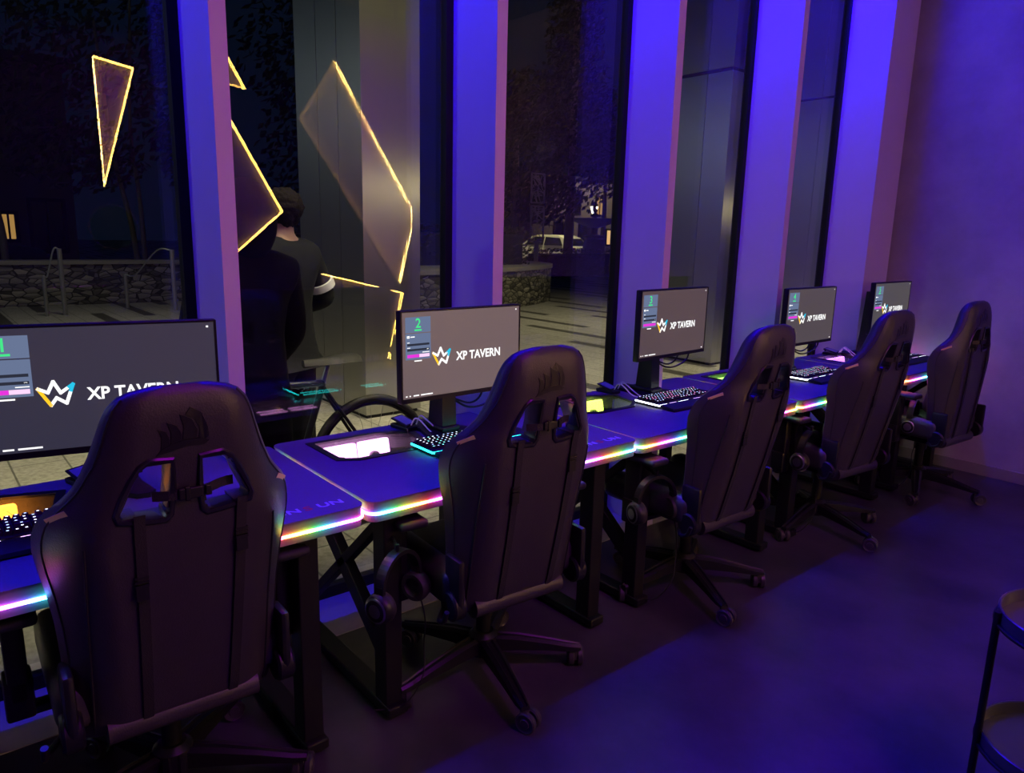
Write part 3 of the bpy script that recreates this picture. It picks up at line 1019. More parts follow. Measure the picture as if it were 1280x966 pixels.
# ------------------------------------------------------------------ headsets on the leg hooks
def make_headset():
    t = thing('headset', 'headset', 'headset', (0, 0, 0), 0, 'headsets hung under the desks')
    b = MB()
    arc = [(0, .085 * math.cos(a), .085 * math.sin(a) * 1.12) for a in [R(-8 + 196 * k / 24) for k in range(25)]]
    for k in range(24):
        p, q = Vector(arc[k]), Vector(arc[k + 1])
        n1 = Vector((0, p.y, p.z)).normalized() * .006; n2 = Vector((0, q.y, q.z)).normalized() * .006
        w = .016
        vv = []
        for c, n_ in ((p, n1), (q, n2)):
            for sx, sn in ((-1, -1), (1, -1), (1, 1), (-1, 1)): vv.append(tuple(c + Vector((w * sx, 0, 0)) + n_ * sn))
        b.add(vv, [(0, 1, 5, 4), (1, 2, 6, 5), (2, 3, 7, 6), (3, 0, 4, 7), (0, 3, 2, 1), (4, 5, 6, 7)])
    b.build('headband', M['black_plastic'], t, smooth=60)
    for s in (-1, 1):
        mx = Matrix.Translation((0, s * .082, -.045)) @ Matrix.Rotation(R(90) * -s, 4, 'X')
        c = MB(); c.lathe([(0, .028), (.030, .028), (.043, .018), (.046, .004), (.046, .0)], 24, 0, mx)
        c.box(-.012, .012, s * .082 - .008, s * .082 + .008, -.04, .02)
        cup = c.build('ear_cup', M['black_plastic'], t, smooth=50)
        c = MB(); c.lathe([(.046, 0), (.047, -.010), (.042, -.020), (.030, -.020), (.026, -.010), (.024, -.002), (0, -.002)], 24, 0, mx)
        c.build('ear_cushion', M['pad'], cup, smooth=60)
        c = MB(); c.lathe([(.018, .0285), (.036, .0255), (.038, .0235)], 24, 0, mx)
        c.build('trim_ring', M['silver'], cup, smooth=60)
    c = MB(); c.tube(smooth_path([(.01, .09, -.085), (.02, .10, -.16), (.0, .12, -.26), (.01, .10, -.36), (-.03, .05, -.45), (-.1, .0, -.46)], 6), .0025, 6)
    c.build('headset_cord', M['cable'], t)
    return t
hs = make_headset()
HL = ['black headset hung under the desk, left of the nearest chair', 'black headset hung under the desk between the first and second chairs', 'black headset hung under the desk between the second and third chairs',
      'black headset hung under the desk between the third and fourth chairs', 'black headset hung under the desk between the fourth and last chairs']
hh = [hs] + [copy_tree(hs) for _ in range(4)]
for i, o in enumerate(hh):
    o.location = (DX + .028, JOINTS[i] + .076, .492); o.rotation_euler = (0, 0, R([10, 20, -15, 0, 10][i])); o['label'] = HL[i]

# ------------------------------------------------------------------ tray table
t = thing('tray_table', 'round black two-tier tray table at the lower right corner', 'side table', (-.345, 2.175, 0))
for z in (.550, .205):
    b = MB()
    b.lathe([(0, z), (.185, z), (.190, z + .003), (.190, z + .036), (.1935, z + .038), (.197, z + .036), (.197, z - .004), (.19, z - .007), (0, z - .007)], 56)
    b.build('tray', M['tray'], t, smooth=40)
for a in (212, 332, 92):
    c, s = math.cos(R(a)), math.sin(R(a))
    b = MB()
    b.tube([(.203 * c, .203 * s, .004), (.203 * c, .203 * s, .584)], .0095, 12)
    b.build('leg', M['black_metal'], t, smooth=60)
for z in (.549, .204):
    b = MB(); b.tube([(.2005 * math.cos(2 * PI * k / 48), .2005 * math.sin(2 * PI * k / 48), z) for k in range(48)], .0055, 8, closed=True)
    b.build('support_ring', M['black_metal'], t, smooth=60)

# ------------------------------------------------------------------ light panels and mirror on the wall opposite (seen in the glass)
led_hi = emit('panel_led_bright', (1, .58, .14), 400)
led_lo = emit('panel_led_dim', (1, .56, .14), 180)
panel_face = mat('panel_face', (.72, .66, .40), .65, spec=.2)
panel_side = mat('panel_edge', (.05, .045, .04), .5)
led_open = emit('panel_led_open', (1, .52, .09), 80)
def wall_panel(poly, lit, lab, lip=.024):
    t = thing('light_panel', lab, 'light', (XO, poly[0][0], poly[0][1]), 0, 'edge lit panels on the dark wall')
    P = [(y - poly[0][0], z - poly[0][1]) for y, z in poly]
    mx = Matrix(((0, 0, -1, 0), (1, 0, 0, 0), (0, 1, 0, 0), (0, 0, 0, 1)))
    b = MB(); b.prism(P, .002, .006, 0, mx); b.build('panel_face', panel_face, t)
    b = MB(); b.plate(P, [inset(P, .006)], .006, .045, 0, mx); b.plate(inset(P, .0), [inset(P, lip)], .045, .049, 0, mx); b.build('panel_rim', panel_side, t)
    q = inset(P, .0135)
    for k, l in enumerate(lit):
        if not l: continue
        a, c = q[k], q[(k + 1) % len(q)]
        b = MB(); b.tube([mx @ Vector((a[0], a[1],  .032)), mx @ Vector((c[0], c[1], .032))], .005, 6)
        b.build('led_strip', (led_hi if lip > .02 else led_open) if l == 2 else led_lo, t)
wall_panel([(3.286, 2.597), (3.718, 3.249), (4.656, 1.777), (4.665, 1.534), (4.488, .846)], [1, 2, 2, 2, 1], 'tall five-sided panel with warm glowing edges, reflected over the steel column')
wall_panel([(3.496, 1.045), (4.541, .800), (4.345, .012), (3.50, .012)], [2, 2, 0, 0], 'low four-sided warm edge-lit panel standing on the floor, reflected over the steel column foot', .011)
wall_panel([(1.469, 2.911), (1.813, 2.855), (1.480, 1.773)], [2, 2, 1], 'narrow triangular warm edge-lit panel reflected in the leftmost window', .011)
wall_panel([(2.52, 2.71), (3.121, 1.66), (2.50, 1.135), (2.16, 1.9)], [2, 2, 0, 0], 'pointed warm edge-lit panel reflected beside the first column, above the two people', .011)
wall_panel([(2.44, 3.42), (2.807, 2.779), (2.36, 2.87)], [2, 2, 0], 'small triangular warm edge-lit panel reflected high beside the first column', .011)
t = thing('wall_mirror', 'round wall mirror with a thin brass rim, reflected faintly low in the leftmost window', 'mirror', (XO, 1.54, 1.47))
mxm = Matrix.Rotation(R(-90), 4, 'Y')
b = MB(); b.lathe([(0, .002), (.19, .002), (.19, .012), (0, .012)], 48, 0, mxm); b.build('mirror_glass', mat('smoked_mirror', (.12, .12, .12), .05, 1.0), t, smooth=40)
b = MB(); b.lathe([(.19, .002), (.205, .002), (.205, .03), (.19, .03), (.19, .002)], 48, 0, mxm); b.build('mirror_rim', M['gold'], t, smooth=40)

# ------------------------------------------------------------------ outside the windows
GZ = -.02
pv = bpy.data.materials.new('plaza_paving'); pv.use_nodes = True
nt = pv.node_tree; pb = nt.nodes['Principled BSDF']
tc = nt.nodes.new('ShaderNodeTexCoord'); mp = nt.nodes.new('ShaderNodeMapping')
nt.links.new(tc.outputs['Object'], mp.inputs['Vector'])
br = nt.nodes.new('ShaderNodeTexBrick')
br.offset = .5
mp.inputs['Location'].default_value = (0, -.11, 0)
br.inputs['Scale'].default_value = 1.0; br.inputs['Brick Width'].default_value = .9; br.inputs['Row Height'].default_value = .3
br.inputs['Mortar Size'].default_value = .006; br.inputs['Bias'].default_value = -.1
br.inputs['Color1'].default_value = (.34, .33, .31, 1); br.inputs['Color2'].default_value = (.30, .29, .275, 1); br.inputs['Mortar'].default_value = (.10, .10, .095, 1)
nt.links.new(mp.outputs[0], br.inputs['Vector'])
# dark granite bands
sx = nt.nodes.new('ShaderNodeSeparateXYZ'); nt.links.new(mp.outputs[0], sx.inputs[0])
def mth(op, a, b_=None, c=None):
    n = nt.nodes.new('ShaderNodeMath'); n.operation = op
    for k, v in enumerate((a, b_, c)):
        if v is None: continue
        if isinstance(v, (int, float)): n.inputs[k].default_value = v
        else: nt.links.new(v, n.inputs[k])
    return n.outputs[0]
row = mth('DIVIDE', mth('ADD', sx.outputs['Y'], 48.75), .7)
b1 = mth('LESS_THAN', mth('FRACT', row), .286)
seg = mth('LESS_THAN', mth('FRACT', mth('MULTIPLY_ADD', sx.outputs['X'], .21, mth('MULTIPLY', mth('FLOOR', row), .37))), .52)
band = mth('MULTIPLY', b1, seg)
mx_ = nt.nodes.new('ShaderNodeMix'); mx_.data_type = 'RGBA'
nt.links.new(band, mx_.inputs[0]); nt.links.new(br.outputs['Color'], mx_.inputs[6]); mx_.inputs[7].default_value = (.055, .052, .05, 1)
no = nt.nodes.new('ShaderNodeTexNoise'); no.inputs['Scale'].default_value = 35; no.inputs['Detail'].default_value = 6
nt.links.new(tc.outputs['Object'], no.inputs['Vector'])
m2 = nt.nodes.new('ShaderNodeMix'); m2.data_type = 'RGBA'; m2.blend_type = 'MULTIPLY'; m2.inputs[0].default_value = .75
nt.links.new(mx_.outputs[2], m2.inputs[6])
rp = nt.nodes.new('ShaderNodeValToRGB'); rp.color_ramp.elements[0].position = .3; rp.color_ramp.elements[0].color = (.45, .45, .45, 1); rp.color_ramp.elements[1].position = .65
nt.links.new(no.outputs['Fac'], rp.inputs['Fac']); nt.links.new(rp.outputs['Color'], m2.inputs[7])
nt.links.new(m2.outputs[2], pb.inputs['Base Color']); pb.inputs['Roughness'].default_value = .65
b = MB(); b.box(-80, -2.80, -40, 80, GZ - .3, GZ)
struct('floor_outside', b, pv)

# steel clad columns
steel = bpy.data.materials.new('brushed_steel'); steel.use_nodes = True
nt = steel.node_tree; pb = nt.nodes['Principled BSDF']
pb.inputs['Base Color'].default_value = (.46, .46, .43, 1); pb.inputs['Metallic'].default_value = 1; pb.inputs['Roughness'].default_value = .34
pb.inputs['Anisotropic'].default_value = .75
tg = nt.nodes.new('ShaderNodeTangent'); tg.direction_type = 'RADIAL'; tg.axis = 'Z'
nt.links.new(tg.outputs[0], pb.inputs['Tangent'])
tc = nt.nodes.new('ShaderNodeTexCoord'); mp = nt.nodes.new('ShaderNodeMapping'); mp.inputs['Scale'].default_value = (60, 60, .6)
nt.links.new(tc.outputs['Object'], mp.inputs['Vector'])
no = nt.nodes.new('ShaderNodeTexNoise'); no.inputs['Scale'].default_value = 3
nt.links.new(mp.outputs[0], no.inputs['Vector'])
rr = nt.nodes.new('ShaderNodeMapRange'); rr.inputs[3].default_value = .30; rr.inputs[4].default_value = .44
nt.links.new(no.outputs['Fac'], rr.inputs[0]); nt.links.new(rr.outputs[0], pb.inputs['Roughness'])
def steel_column(x0, x1, y0, y1, seams, zj, lab):
    t = thing('steel_column', lab, 'column', (x1, y0, GZ), 0, 'steel clad columns outside the windows')
    xs = [x0] + seams + [x1]
    g = .004
    for k in range(len(xs) - 1):
        b = MB()
        for z0, z1 in ((.03, zj - .02), (zj + .02, 7.0)):
            b.box(xs[k] + g - x1, xs[k + 1] - g - x1 + (g if k == len(xs) - 2 else 0), 0, y1 - y0, z0, z1)
        b.build('cladding_panel', steel, t)
    b = MB(); b.box(x0 + .02 - x1, -.02, .02, y1 - y0 - .02, 0, 7.0)
    b.build('column_core', M['black_metal'], t)
steel_column(-6.40, -5.235, 2.825, 3.345, [-5.98, -5.62], 3.72, 'brushed steel column nearest, behind the two people and the bicycle')
steel_column(-6.40, -5.225, 7.50, 8.05, [-5.57], 3.40, 'brushed steel column seen through the window behind the monitor numbered 3')
steel_column(-7.45, -5.225, 12.2, 12.75, [-6.72], 3.85, 'brushed steel column farthest along, behind the monitor numbered 4')

# stone planter wall with coping and hedge
stone = mat('rubble_stone', (.10, .095, .085), .8)
nt = stone.node_tree; pb = nt.nodes['Principled BSDF']
tc = nt.nodes.new('ShaderNodeTexCoord'); mp = nt.nodes.new('ShaderNodeMapping'); mp.inputs['Scale'].default_value = (4, 4, 9)
nt.links.new(tc.outputs['Object'], mp.inputs['Vector'])
vo = nt.nodes.new('ShaderNodeTexVoronoi'); vo.inputs['Scale'].default_value = 1.3; vo.feature = 'F1'
nt.links.new(mp.outputs[0], vo.inputs['Vector'])
rp = nt.nodes.new('ShaderNodeValToRGB'); rp.color_ramp.elements[0].color = (.05, .047, .04, 1); rp.color_ramp.elements[1].color = (.32, .30, .25, 1)
sp = nt.nodes.new('ShaderNodeSeparateColor'); nt.links.new(vo.outputs['Color'], sp.inputs[0])
nt.links.new(sp.outputs[0], rp.inputs['Fac'])
vd = nt.nodes.new('ShaderNodeTexVoronoi'); vd.inputs['Scale'].default_value = 1.3; vd.feature = 'DISTANCE_TO_EDGE'
nt.links.new(mp.outputs[0], vd.inputs['Vector'])
lt = nt.nodes.new('ShaderNodeMath'); lt.operation = 'GREATER_THAN'; lt.inputs[1].default_value = .06
nt.links.new(vd.outputs['Distance'], lt.inputs[0])
mm = nt.nodes.new('ShaderNodeMix'); mm.data_type = 'RGBA'; mm.inputs[6].default_value = (.03, .028, .025, 1)
nt.links.new(lt.outputs[0], mm.inputs[0]); nt.links.new(rp.outputs[0], mm.inputs[7]); nt.links.new(mm.outputs[2], pb.inputs['Base Color'])
bp_ = nt.nodes.new('ShaderNodeBump'); bp_.inputs['Strength'].default_value = .8; bp_.inputs['Distance'].default_value = .04
nt.links.new(vd.outputs['Distance'], bp_.inputs['Height']); nt.links.new(bp_.outputs['Normal'], pb.inputs['Normal'])
coping = mat('pale_coping_stone', (.30, .29, .24), .7, noise=(8, .3, (.26, .25, .21)))
def planter(name, path, inner, h, lab):
    c0 = path[0]
    t = thing(name, lab, 'wall', (c0[0], c0[1], GZ))
    P = [(x - c0[0], y - c0[1]) for x, y in path]; I = [(x - c0[0], y - c0[1]) for x, y in inner]
    b = MB(); b.prism(P + I[::-1], 0, h); b.build('stone_face', stone, t)
    b = MB(); b.prism(inset(P + I[::-1], -.03), h, h + .07); b.build('coping', coping, t)
planter('planter_wall', [(-11.0, 4.9), (-11.15, 7.7), (-11.4, 8.8), (-11.78, 9.9), (-12.2, 10.9), (-12.7, 11.7), (-13.4, 12.35), (-14.2, 12.7)],
        [(-15.6, 4.9), (-15.6, 7.0), (-15.5, 8.0), (-15.4, 9.4), (-15.3, 10.6), (-15.2, 11.6), (-15.0, 12.3), (-14.6, 12.8)], .76, 'curved rubble stone planter wall with pale coping, right of the second column')
b = MB(); b.box(-16.4, -16.0, -8, 4.6, 0, .76)
t = thing('low_stone_wall', 'long low stone wall behind the handrails, seen in the leftmost window', 'wall', (0, 0, GZ))
b.build('stone_face', stone, t)
b = MB(); b.box(-16.45, -15.94, -8, 4.65, .76, .83); b.build('coping', coping, t)
# handrails
rail_m = mat('galvanised_steel', (.42, .43, .40), .4, .8)
def handrail(x, y0, y1, h0, h1, lab):
    t = thing('handrail', lab, 'handrail', (x, y0, GZ), 0, 'steel handrails on the plaza')
    b = MB(); b.tube([(-.75 if y1 - y0 > .4 else 0, 0, 0), (-.75 if y1 - y0 > .4 else 0, 0, h0)], .03, 10); b.build('post', rail_m, t)
    b = MB(); b.tube([(0, y1 - y0, 0), (0, y1 - y0, h1)], .036, 10); b.build('post', rail_m, t)
    b = MB(); dx = -.75 if y1 - y0 > .4 else 0
    b.tube(smooth_path([(dx, 0, h0), (dx * .8, (y1 - y0) * .22, h0), (dx * .25, (y1 - y0) * .68, h1 - .02), (0, y1 - y0, h1 - .01)], 6), .014, 8); b.build('rail', rail_m, t)
handrail(-14.25, 1.83, 2.09, .66, 1.10, 'pair of pale handrail posts left of the triangular light')
handrail(-14.25, 3.21, 3.84, .62, 1.09, 'sloping handrail with two posts just left of the first column')

# trees and hedges
leaf_m = mat('dark_leaves', (.012, .017, .008), .8, noise=(3, .3, (.020, .025, .011)))
leaf_m2 = mat('hedge_leaves', (.030, .036, .016), .7, noise=(3, .3, (.045, .05, .022)))
bark = mat('pale_bark', (.17, .155, .125), .8, noise=(14, .3, (.10, .09, .07)))
def foliage(n, fn, size, seed):
    rnd = random.Random(seed); b = MB(); vs = []; fs = []
    for _ in range(n):
        p = Vector(fn(rnd)); a = Vector((rnd.gauss(0, 1), rnd.gauss(0, 1), rnd.gauss(0, 1))).normalized()
        q = a.orthogonal().normalized() * size * rnd.uniform(.6, 1.3); r = a.cross(q).normalized() * size * rnd.uniform(.35, .7)
        k = len(vs)
        vs += [p - q, p - r * .9 + a * size * .15, p + q, p + r * .9 + a * size * .15]
        fs.append((k, k + 1, k + 2, k + 3))
    b.add(vs, fs); return b
def blob(c, rad, rnd):
    v = Vector((rnd.gauss(0, 1), rnd.gauss(0, 1), rnd.gauss(0, 1))).normalized() * (rnd.random() ** .4)
    return (c[0] + v.x * rad[0], c[1] + v.y * rad[1], c[2] + v.z * rad[2])
def tree(name, x, y, stems, blobs, n, size, lab, seed, grp='trees beyond the plaza'):
    t = thing(name, lab, 'tree', (x, y, GZ), 0, grp)
    b = MB()
    for st in stems: b.tube(smooth_path(st[0], 4), [st[1] * (1 - .6 * k / (4 * (len(st[0]) - 1))) for k in range(4 * (len(st[0]) - 1) + 1)], 8)
    b.build('trunk', bark, t, smooth=60)
    foliage(n, lambda r: blob(*r.choice(blobs), r), size, seed).build('crown', leaf_m, t)
tree('plaza_tree', -17.5, 1.55, [([(0, 0, 0), (.05, -.15, 1.2), (0, -.35, 2.6), (0, -.3, 4.5)], .09), ([(0, .05, 0), (0, .1, 1.2), (0, .02, 2.4), (0, .3, 4.6)], .08)],
     [((0, 0, 3.6), (1.6, 2.2, 1.3)), ((0, -1.6, 3.0), (1.2, 1.6, .9)), ((0, 1.2, 4.9), (1.4, 1.7, 1.3)), ((0, 1.6, 2.9), (1.1, 1.3, .8))], 2600, .11, 'twin-stemmed tree on the left behind the low stone wall, leaves over the brick building', 3)
tree('plaza_tree', -17.5, 4.05, [([(0, 0, 0), (0, -.1, 1.5), (0, -.35, 3.0), (0, -.5, 5.5)], .07), ([(0, .12, 0), (0, .1, 2), (0, .02, 3.5), (0, .2, 6)], .06)],
     [((0, .9, 4.4), (1.2, .9, 1.4)), ((0, 1.0, 6.2), (1.3, 1.0, 1.6)), ((0, 1.1, 3.1), (1.0, .7, .8)), ((0, .8, 8.0), (1.2, 1.0, 1.4))], 2200, .11, 'slim two-stemmed tree right of the triangular light in the leftmost window', 4)
tree('poplar_tree', -22.5, 21.6, [([(0, 0, 0), (0, .1, 3), (.1, 0, 7), (0, 0, 13)], .22)],
     [((0, 0, 4.5), (1.6, 1.7, 2.5)), ((0, .1, 7), (1.4, 1.5, 2.5)), ((0, 0, 9.5), (1.2, 1.25, 2.5)), ((0, 0, 12), (.9, .9, 2.2))], 4200, .15, 'tall narrow tree rising out of sight right of the second column', 5)
tree('broad_tree', -18.5, 15.3, [([(0, 0, 0), (0, .1, 2), (.1, 0, 4.5)], .2)],
     [((0, 0, 4.0), (2.0, 1.5, 1.9)), ((0, .9, 2.7), (1.5, 1.4, 1.0)), ((0, -.9, 4.9), (1.6, 1.2, 1.4)), ((0, .4, 5.4), (1.5, 1.0, 1.2))], 3800, .13, 'broad dark tree behind the planter wall, right of the second column', 6)
tree('broad_tree', -19.0, 9.6, [([(0, 0, 0), (0, .1, 2), (.1, 0, 4.5)], .2)],
     [((0, 0, 3.6), (2.0, 2.2, 1.9)), ((0, -.5, 6), (2.0, 2.2, 1.9)), ((0, .2, 8), (1.6, 1.8, 1.5))], 3400, .14, 'dark tree behind the nearest steel column, left of the second column', 8)
tree('broad_tree', -24, 25.2, [([(0, 0, 0), (0, .1, 2), (.1, 0, 4.5)], .16)],
     [((0, .3, 4.6), (1.6, 1.3, 1.6)), ((0, -.4, 6.6), (1.5, 1.2, 1.5))], 2200, .14, 'dark tree over the bowl monument, left of the third column', 9)
def hedge(x0, x1, y0, y1, h, n, lab, seed, z0=0):
    t = thing('hedge', lab, 'hedge', ((x0 + x1) / 2, (y0 + y1) / 2, GZ + z0), 0, 'clipped hedges on the plaza')
    dx, dy = (x1 - x0) / 2, (y1 - y0) / 2
    b = MB(); b.box(-dx + .1, dx - .1, -dy + .1, dy - .1, 0, h - .12, bev=.05); b.build('hedge_core', leaf_m, t)
    def f(r):
        v = [r.uniform(-1, 1), r.uniform(-1, 1), r.uniform(0, 1)]
        k = r.choice((0, 0, 1, 1, 2)); 
        if k == 2: v[2] = 1
        else: v[k] = r.choice((-1, 1))
        return (v[0] * dx + r.gauss(0, .04), v[1] * dy + r.gauss(0, .04), max(.02, v[2] * h + r.gauss(0, .04)))
    foliage(n, f, .06, seed).build('leaves', leaf_m2, t)
hedge(-15.1, -12.9, 6.0, 11.2, 1.62, 2600, 'rounded hedge growing inside the planter wall', 21)
hedge(-20.6, -19.4, 17.6, 23.5, .95, 2600, 'low clipped hedge across the plaza in front of the white car', 22)
# lattice tower sculpture
t = thing('lattice_screen', 'tall perforated metal lattice screen above the planter hedge', 'screen', (-17.2, 15.2, GZ))
b = MB(); rnd = random.Random(5)
for z0, z1 in ((1.3, 2.35), (2.45, 3.3)):
    for y in (-.26, .26): b.box(-.02, .02, y - .02, y + .02, z0, z1)
    for z in (z0, z1): b.box(-.02, .02, -.26, .26, z - .02, z + .02)
    for k in range(34):
        y, z = rnd.uniform(-.24, .24), rnd.uniform(z0, z1); a = rnd.uniform(0, PI); l = rnd.uniform(.08, .2)
        p = Vector((0, y, z)); d = Vector((0, math.cos(a), math.sin(a))) * l
        q0, q1 = p - d, p + d
        for q in (q0, q1): q.y = max(-.26, min(.26, q.y)); q.z = max(z0, min(z1, q.z))
        b.tube([q0, q1], .014, 5)
b.build('lattice', rail_m, t)
b = MB(); b.box(-.05, .05, -.05, .05, 0, 1.3); b.build('pole', rail_m, t)

# buildings
brick = mat('dark_brick', (.11, .045, .03), .85)
nt = brick.node_tree; pb = nt.nodes['Principled BSDF']; tc = nt.nodes.new('ShaderNodeTexCoord')
mp = nt.nodes.new('ShaderNodeMapping'); mp.inputs['Rotation'].default_value = (R(90), 0, R(90)); nt.links.new(tc.outputs['Object'], mp.inputs['Vector'])
bk = nt.nodes.new('ShaderNodeTexBrick'); bk.inputs['Scale'].default_value = 3; bk.inputs['Color1'].default_value = (.13, .05, .035, 1); bk.inputs['Color2'].default_value = (.09, .04, .03, 1); bk.inputs['Mortar'].default_value = (.10, .08, .07, 1)
nt.links.new(mp.outputs[0], bk.inputs['Vector']); nt.links.new(bk.outputs['Color'], pb.inputs['Base Color'])
render_m = mat('pale_render_wall', (.24, .21, .17), .8, noise=(1, .3, (.20, .18, .15)))
roof_m = mat('slate', (.03, .03, .035), .7)
lit = emit('lit_window', (1, .55, .15), .40)
lit2 = emit('lit_shopfront', (1, .60, .22), .9)
dark_glass = mat('dark_glazing', (.01, .011, .013), .15)
def building(x, y0, y1, h, wall, wins, lab, depth=8):
    t = thing('building', lab, 'building', (x, y0, GZ))
    b = MB(); b.box(-depth, 0, 0, y1 - y0, 0, h); b.build('facade', wall, t)
    b = MB(); b.box(-depth - .2, .25, -.2, y1 - y0 + .2, h, h + .3); b.build('roof', roof_m, t)
    for (a, w_, z0, z1, m_) in wins:
        f = MB(); f.plate(rrect(a - .12, a + w_ + .12, z0 - .12, z1 + .12, .02, 1), [rrect(a, a + w_, z0, z1, .01, 1)], -.02, .08, 0, Matrix(((0, 0, 1, 0), (1, 0, 0, 0), (0, 1, 0, 0), (0, 0, 0, 1))))
        f.box(0, .05, a + w_ / 2 - .03, a + w_ / 2 + .03, z0, z1)
        o = f.build('window', M['black_metal'], t)
        g = MB(); g.box(.0, .012, a, a + w_, z0, z1); g.build('window_pane', m_, o)
building(-30, -14, 5.0, 6.6, brick, [(15.2, 1.2, .7, 2.2, dark_glass), (16.85, .34, .95, 1.75, lit), (17.7, .9, .6, 2.2, dark_glass), (13.4, 1.3, .7, 2.4, dark_glass), (14.0, 2.2, 3.6, 5.2, dark_glass)], 'dark brick building at the left behind the parked dark car')
building(-38, 33, 46, 5.2, render_m, [(2.2, 1.6, .3, 2.3, dark_glass), (4.6, 1.4, .3, 2.3, dark_glass), (7.4, .9, .9, 1.9, lit2), (6.2, .7, 3.0, 4.2, lit), (3.4, 1.1, 3.0, 4.4, dark_glass)], 'pale building across the square with a lit shop window, behind the bowl monument')

# bowl monument
mon_m = mat('weathered_granite', (.11, .105, .095), .8)
t = thing('bowl_monument', 'stone monument with a wide bowl on a tapering pedestal, left of the third column', 'monument', (-23.6, 24.3, GZ))
b = MB(); b.lathe([(.95, 0), (.95, .25), (.62, .3), (.42, 1.35), (.5, 1.42), (.5, 1.5), (.2, 1.55), (0, 1.55)], 8); b.build('pedestal', mon_m, t)
b = MB(); b.lathe([(.14, 1.5), (.16, 1.85), (.5, 1.95), (1.15, 2.18), (1.2, 2.25), (1.12, 2.26), (.4, 2.08), (0, 2.05)], 32); b.build('bowl', mon_m, t, smooth=50)
b = MB(); b.lathe([(.1, 2.05), (.09, 2.3), (.2, 2.35), (.2, 2.42), (.06, 2.5), (.12, 2.62), (0, 2.75)], 16); b.build('finial', mon_m, t, smooth=50)
# lantern
t = thing('street_lantern', 'lit street lantern on a post above the bowl monument', 'lamp', (-26.5, 27.2, GZ))
b = MB(); b.tube([(0, 0, 0), (0, 0, 2.55)], [.06, .035], 10); b.build('post', M['black_metal'], t, smooth=60)
b = MB(); b.lathe([(.09, 2.55), (.2, 2.95), (.2, 2.97), (.06, 3.12), (0, 3.2)], 6, 0); b.build('lantern_frame', M['black_metal'], t)
b = MB(); b.lathe([(.10, 2.58), (.205, 2.93)], 6); b.build('lantern_light', emit('lantern_glow', (1, .92, .62), 4), t)

# cars
def car(x, y, rz, paint, lab, s=1):
    t = thing('car', lab, 'car', (x, y, GZ), rz, None)
    prof_ = [(-2.05, .32), (-2.1, .62), (-2.0, .86), (-1.85, .96), (-1.45, 1.38), (-1.05, 1.50), (.2, 1.50), (.55, 1.42), (1.05, 1.02), (1.85, .88), (2.1, .68), (2.12, .34)]
    n = len(prof_)
    def w(z): return .88 if z < .95 else .88 - (z - .95) * .38
    b = MB(); vs = []
    ks = (-1, -.93, .93, 1)
    for k in ks:
        for px_, pz in prof_: vs.append((px_ * (1 if abs(k) < 1 else .985), w(pz) * k, pz - (0 if abs(k) < 1 else .02)))
    fs = []
    for r in range(3):
        for k in range(n):
            l = (k + 1) % n
            fs.append((r * n + k, r * n + l, (r + 1) * n + l, (r + 1) * n + k))
    fs += [tuple(range(n)), tuple(reversed(range(3 * n, 4 * n)))]
    b.add(vs, fs); b.build('car_body', paint, t, smooth=35)
    g = MB()
    for s_ in (-1, 1):
        for poly in ([(-1.48, 1.0), (-1.22, 1.36), (-.35, 1.40), (-.35, 1.0)], [(-.28, 1.0), (-.28, 1.40), (.15, 1.40), (.5, 1.32), (.88, 1.0)]):
            q = [(px_, s_ * (w(pz) + .006), pz) for px_, pz in poly] + [(px_, s_ * (w(pz) - .02), pz) for px_, pz in poly]
            m_ = len(poly)
            g.add(q, [tuple(range(m_)), tuple(reversed(range(m_, 2 * m_)))] + [(k, (k + 1) % m_, m_ + (k + 1) % m_, m_ + k) for k in range(m_)])
    g.add([(-1.50, -.66, 1.34), (-1.50, .66, 1.34), (-1.83, .74, 1.0), (-1.83, -.74, 1.0), (-1.47, -.66, 1.33), (-1.47, .66, 1.33), (-1.80, .74, .99), (-1.80, -.74, .99)], [(0, 1, 2, 3), (7, 6, 5, 4), (0, 4, 5, 1), (1, 5, 6, 2), (2, 6, 7, 3), (3, 7, 4, 0)])
    g.build('car_window', dark_glass, t)
    for sx_ in (-1.3, 1.32):
        for s_ in (-1, 1):
            q = MB(); q.lathe([(0, -.11), (.2, -.11), (.31, -.09), (.33, 0), (.31, .09), (.2, .11), (0, .11)], 24, 0, Matrix.Translation((sx_, s_ * .80, .33)) @ Matrix.Rotation(R(90), 4, 'X'))
            o = q.build('wheel', M['matte_black'], t, smooth=40)
            q = MB(); q.lathe([(0, .115), (.19, .115), (.2, .1)], 12, 0, Matrix.Translation((sx_, s_ * .80, .33)) @ Matrix.Rotation(R(-90 * s_), 4, 'X')); q.build('hubcap', M['silver'], o, smooth=30)
    for s_ in (-1, 1):
        q = MB(); q.box(-2.08, -1.98, s_ * .70 - .12, s_ * .70 + .12, .80, .92, bev=.02); q.build('tail_light', mat('red_lens', (.25, .01, .01), .3), t)
    return t
car(-27.8, 25.4, R(190), mat('white_car_paint', (.72, .72, .62), .35, coat=.5), 'white car parked behind the low hedge, right of the second column')
car(-25.0, 29.0, R(140), mat('silver_car_paint', (.35, .35, .33), .35, coat=.5), 'grey car parked partly behind the bowl monument pedestal')
car(-22.5, .9, R(92), mat('black_car_paint', (.012, .012, .014), .15, coat=.8), 'dark car parked behind the low stone wall at the far left')

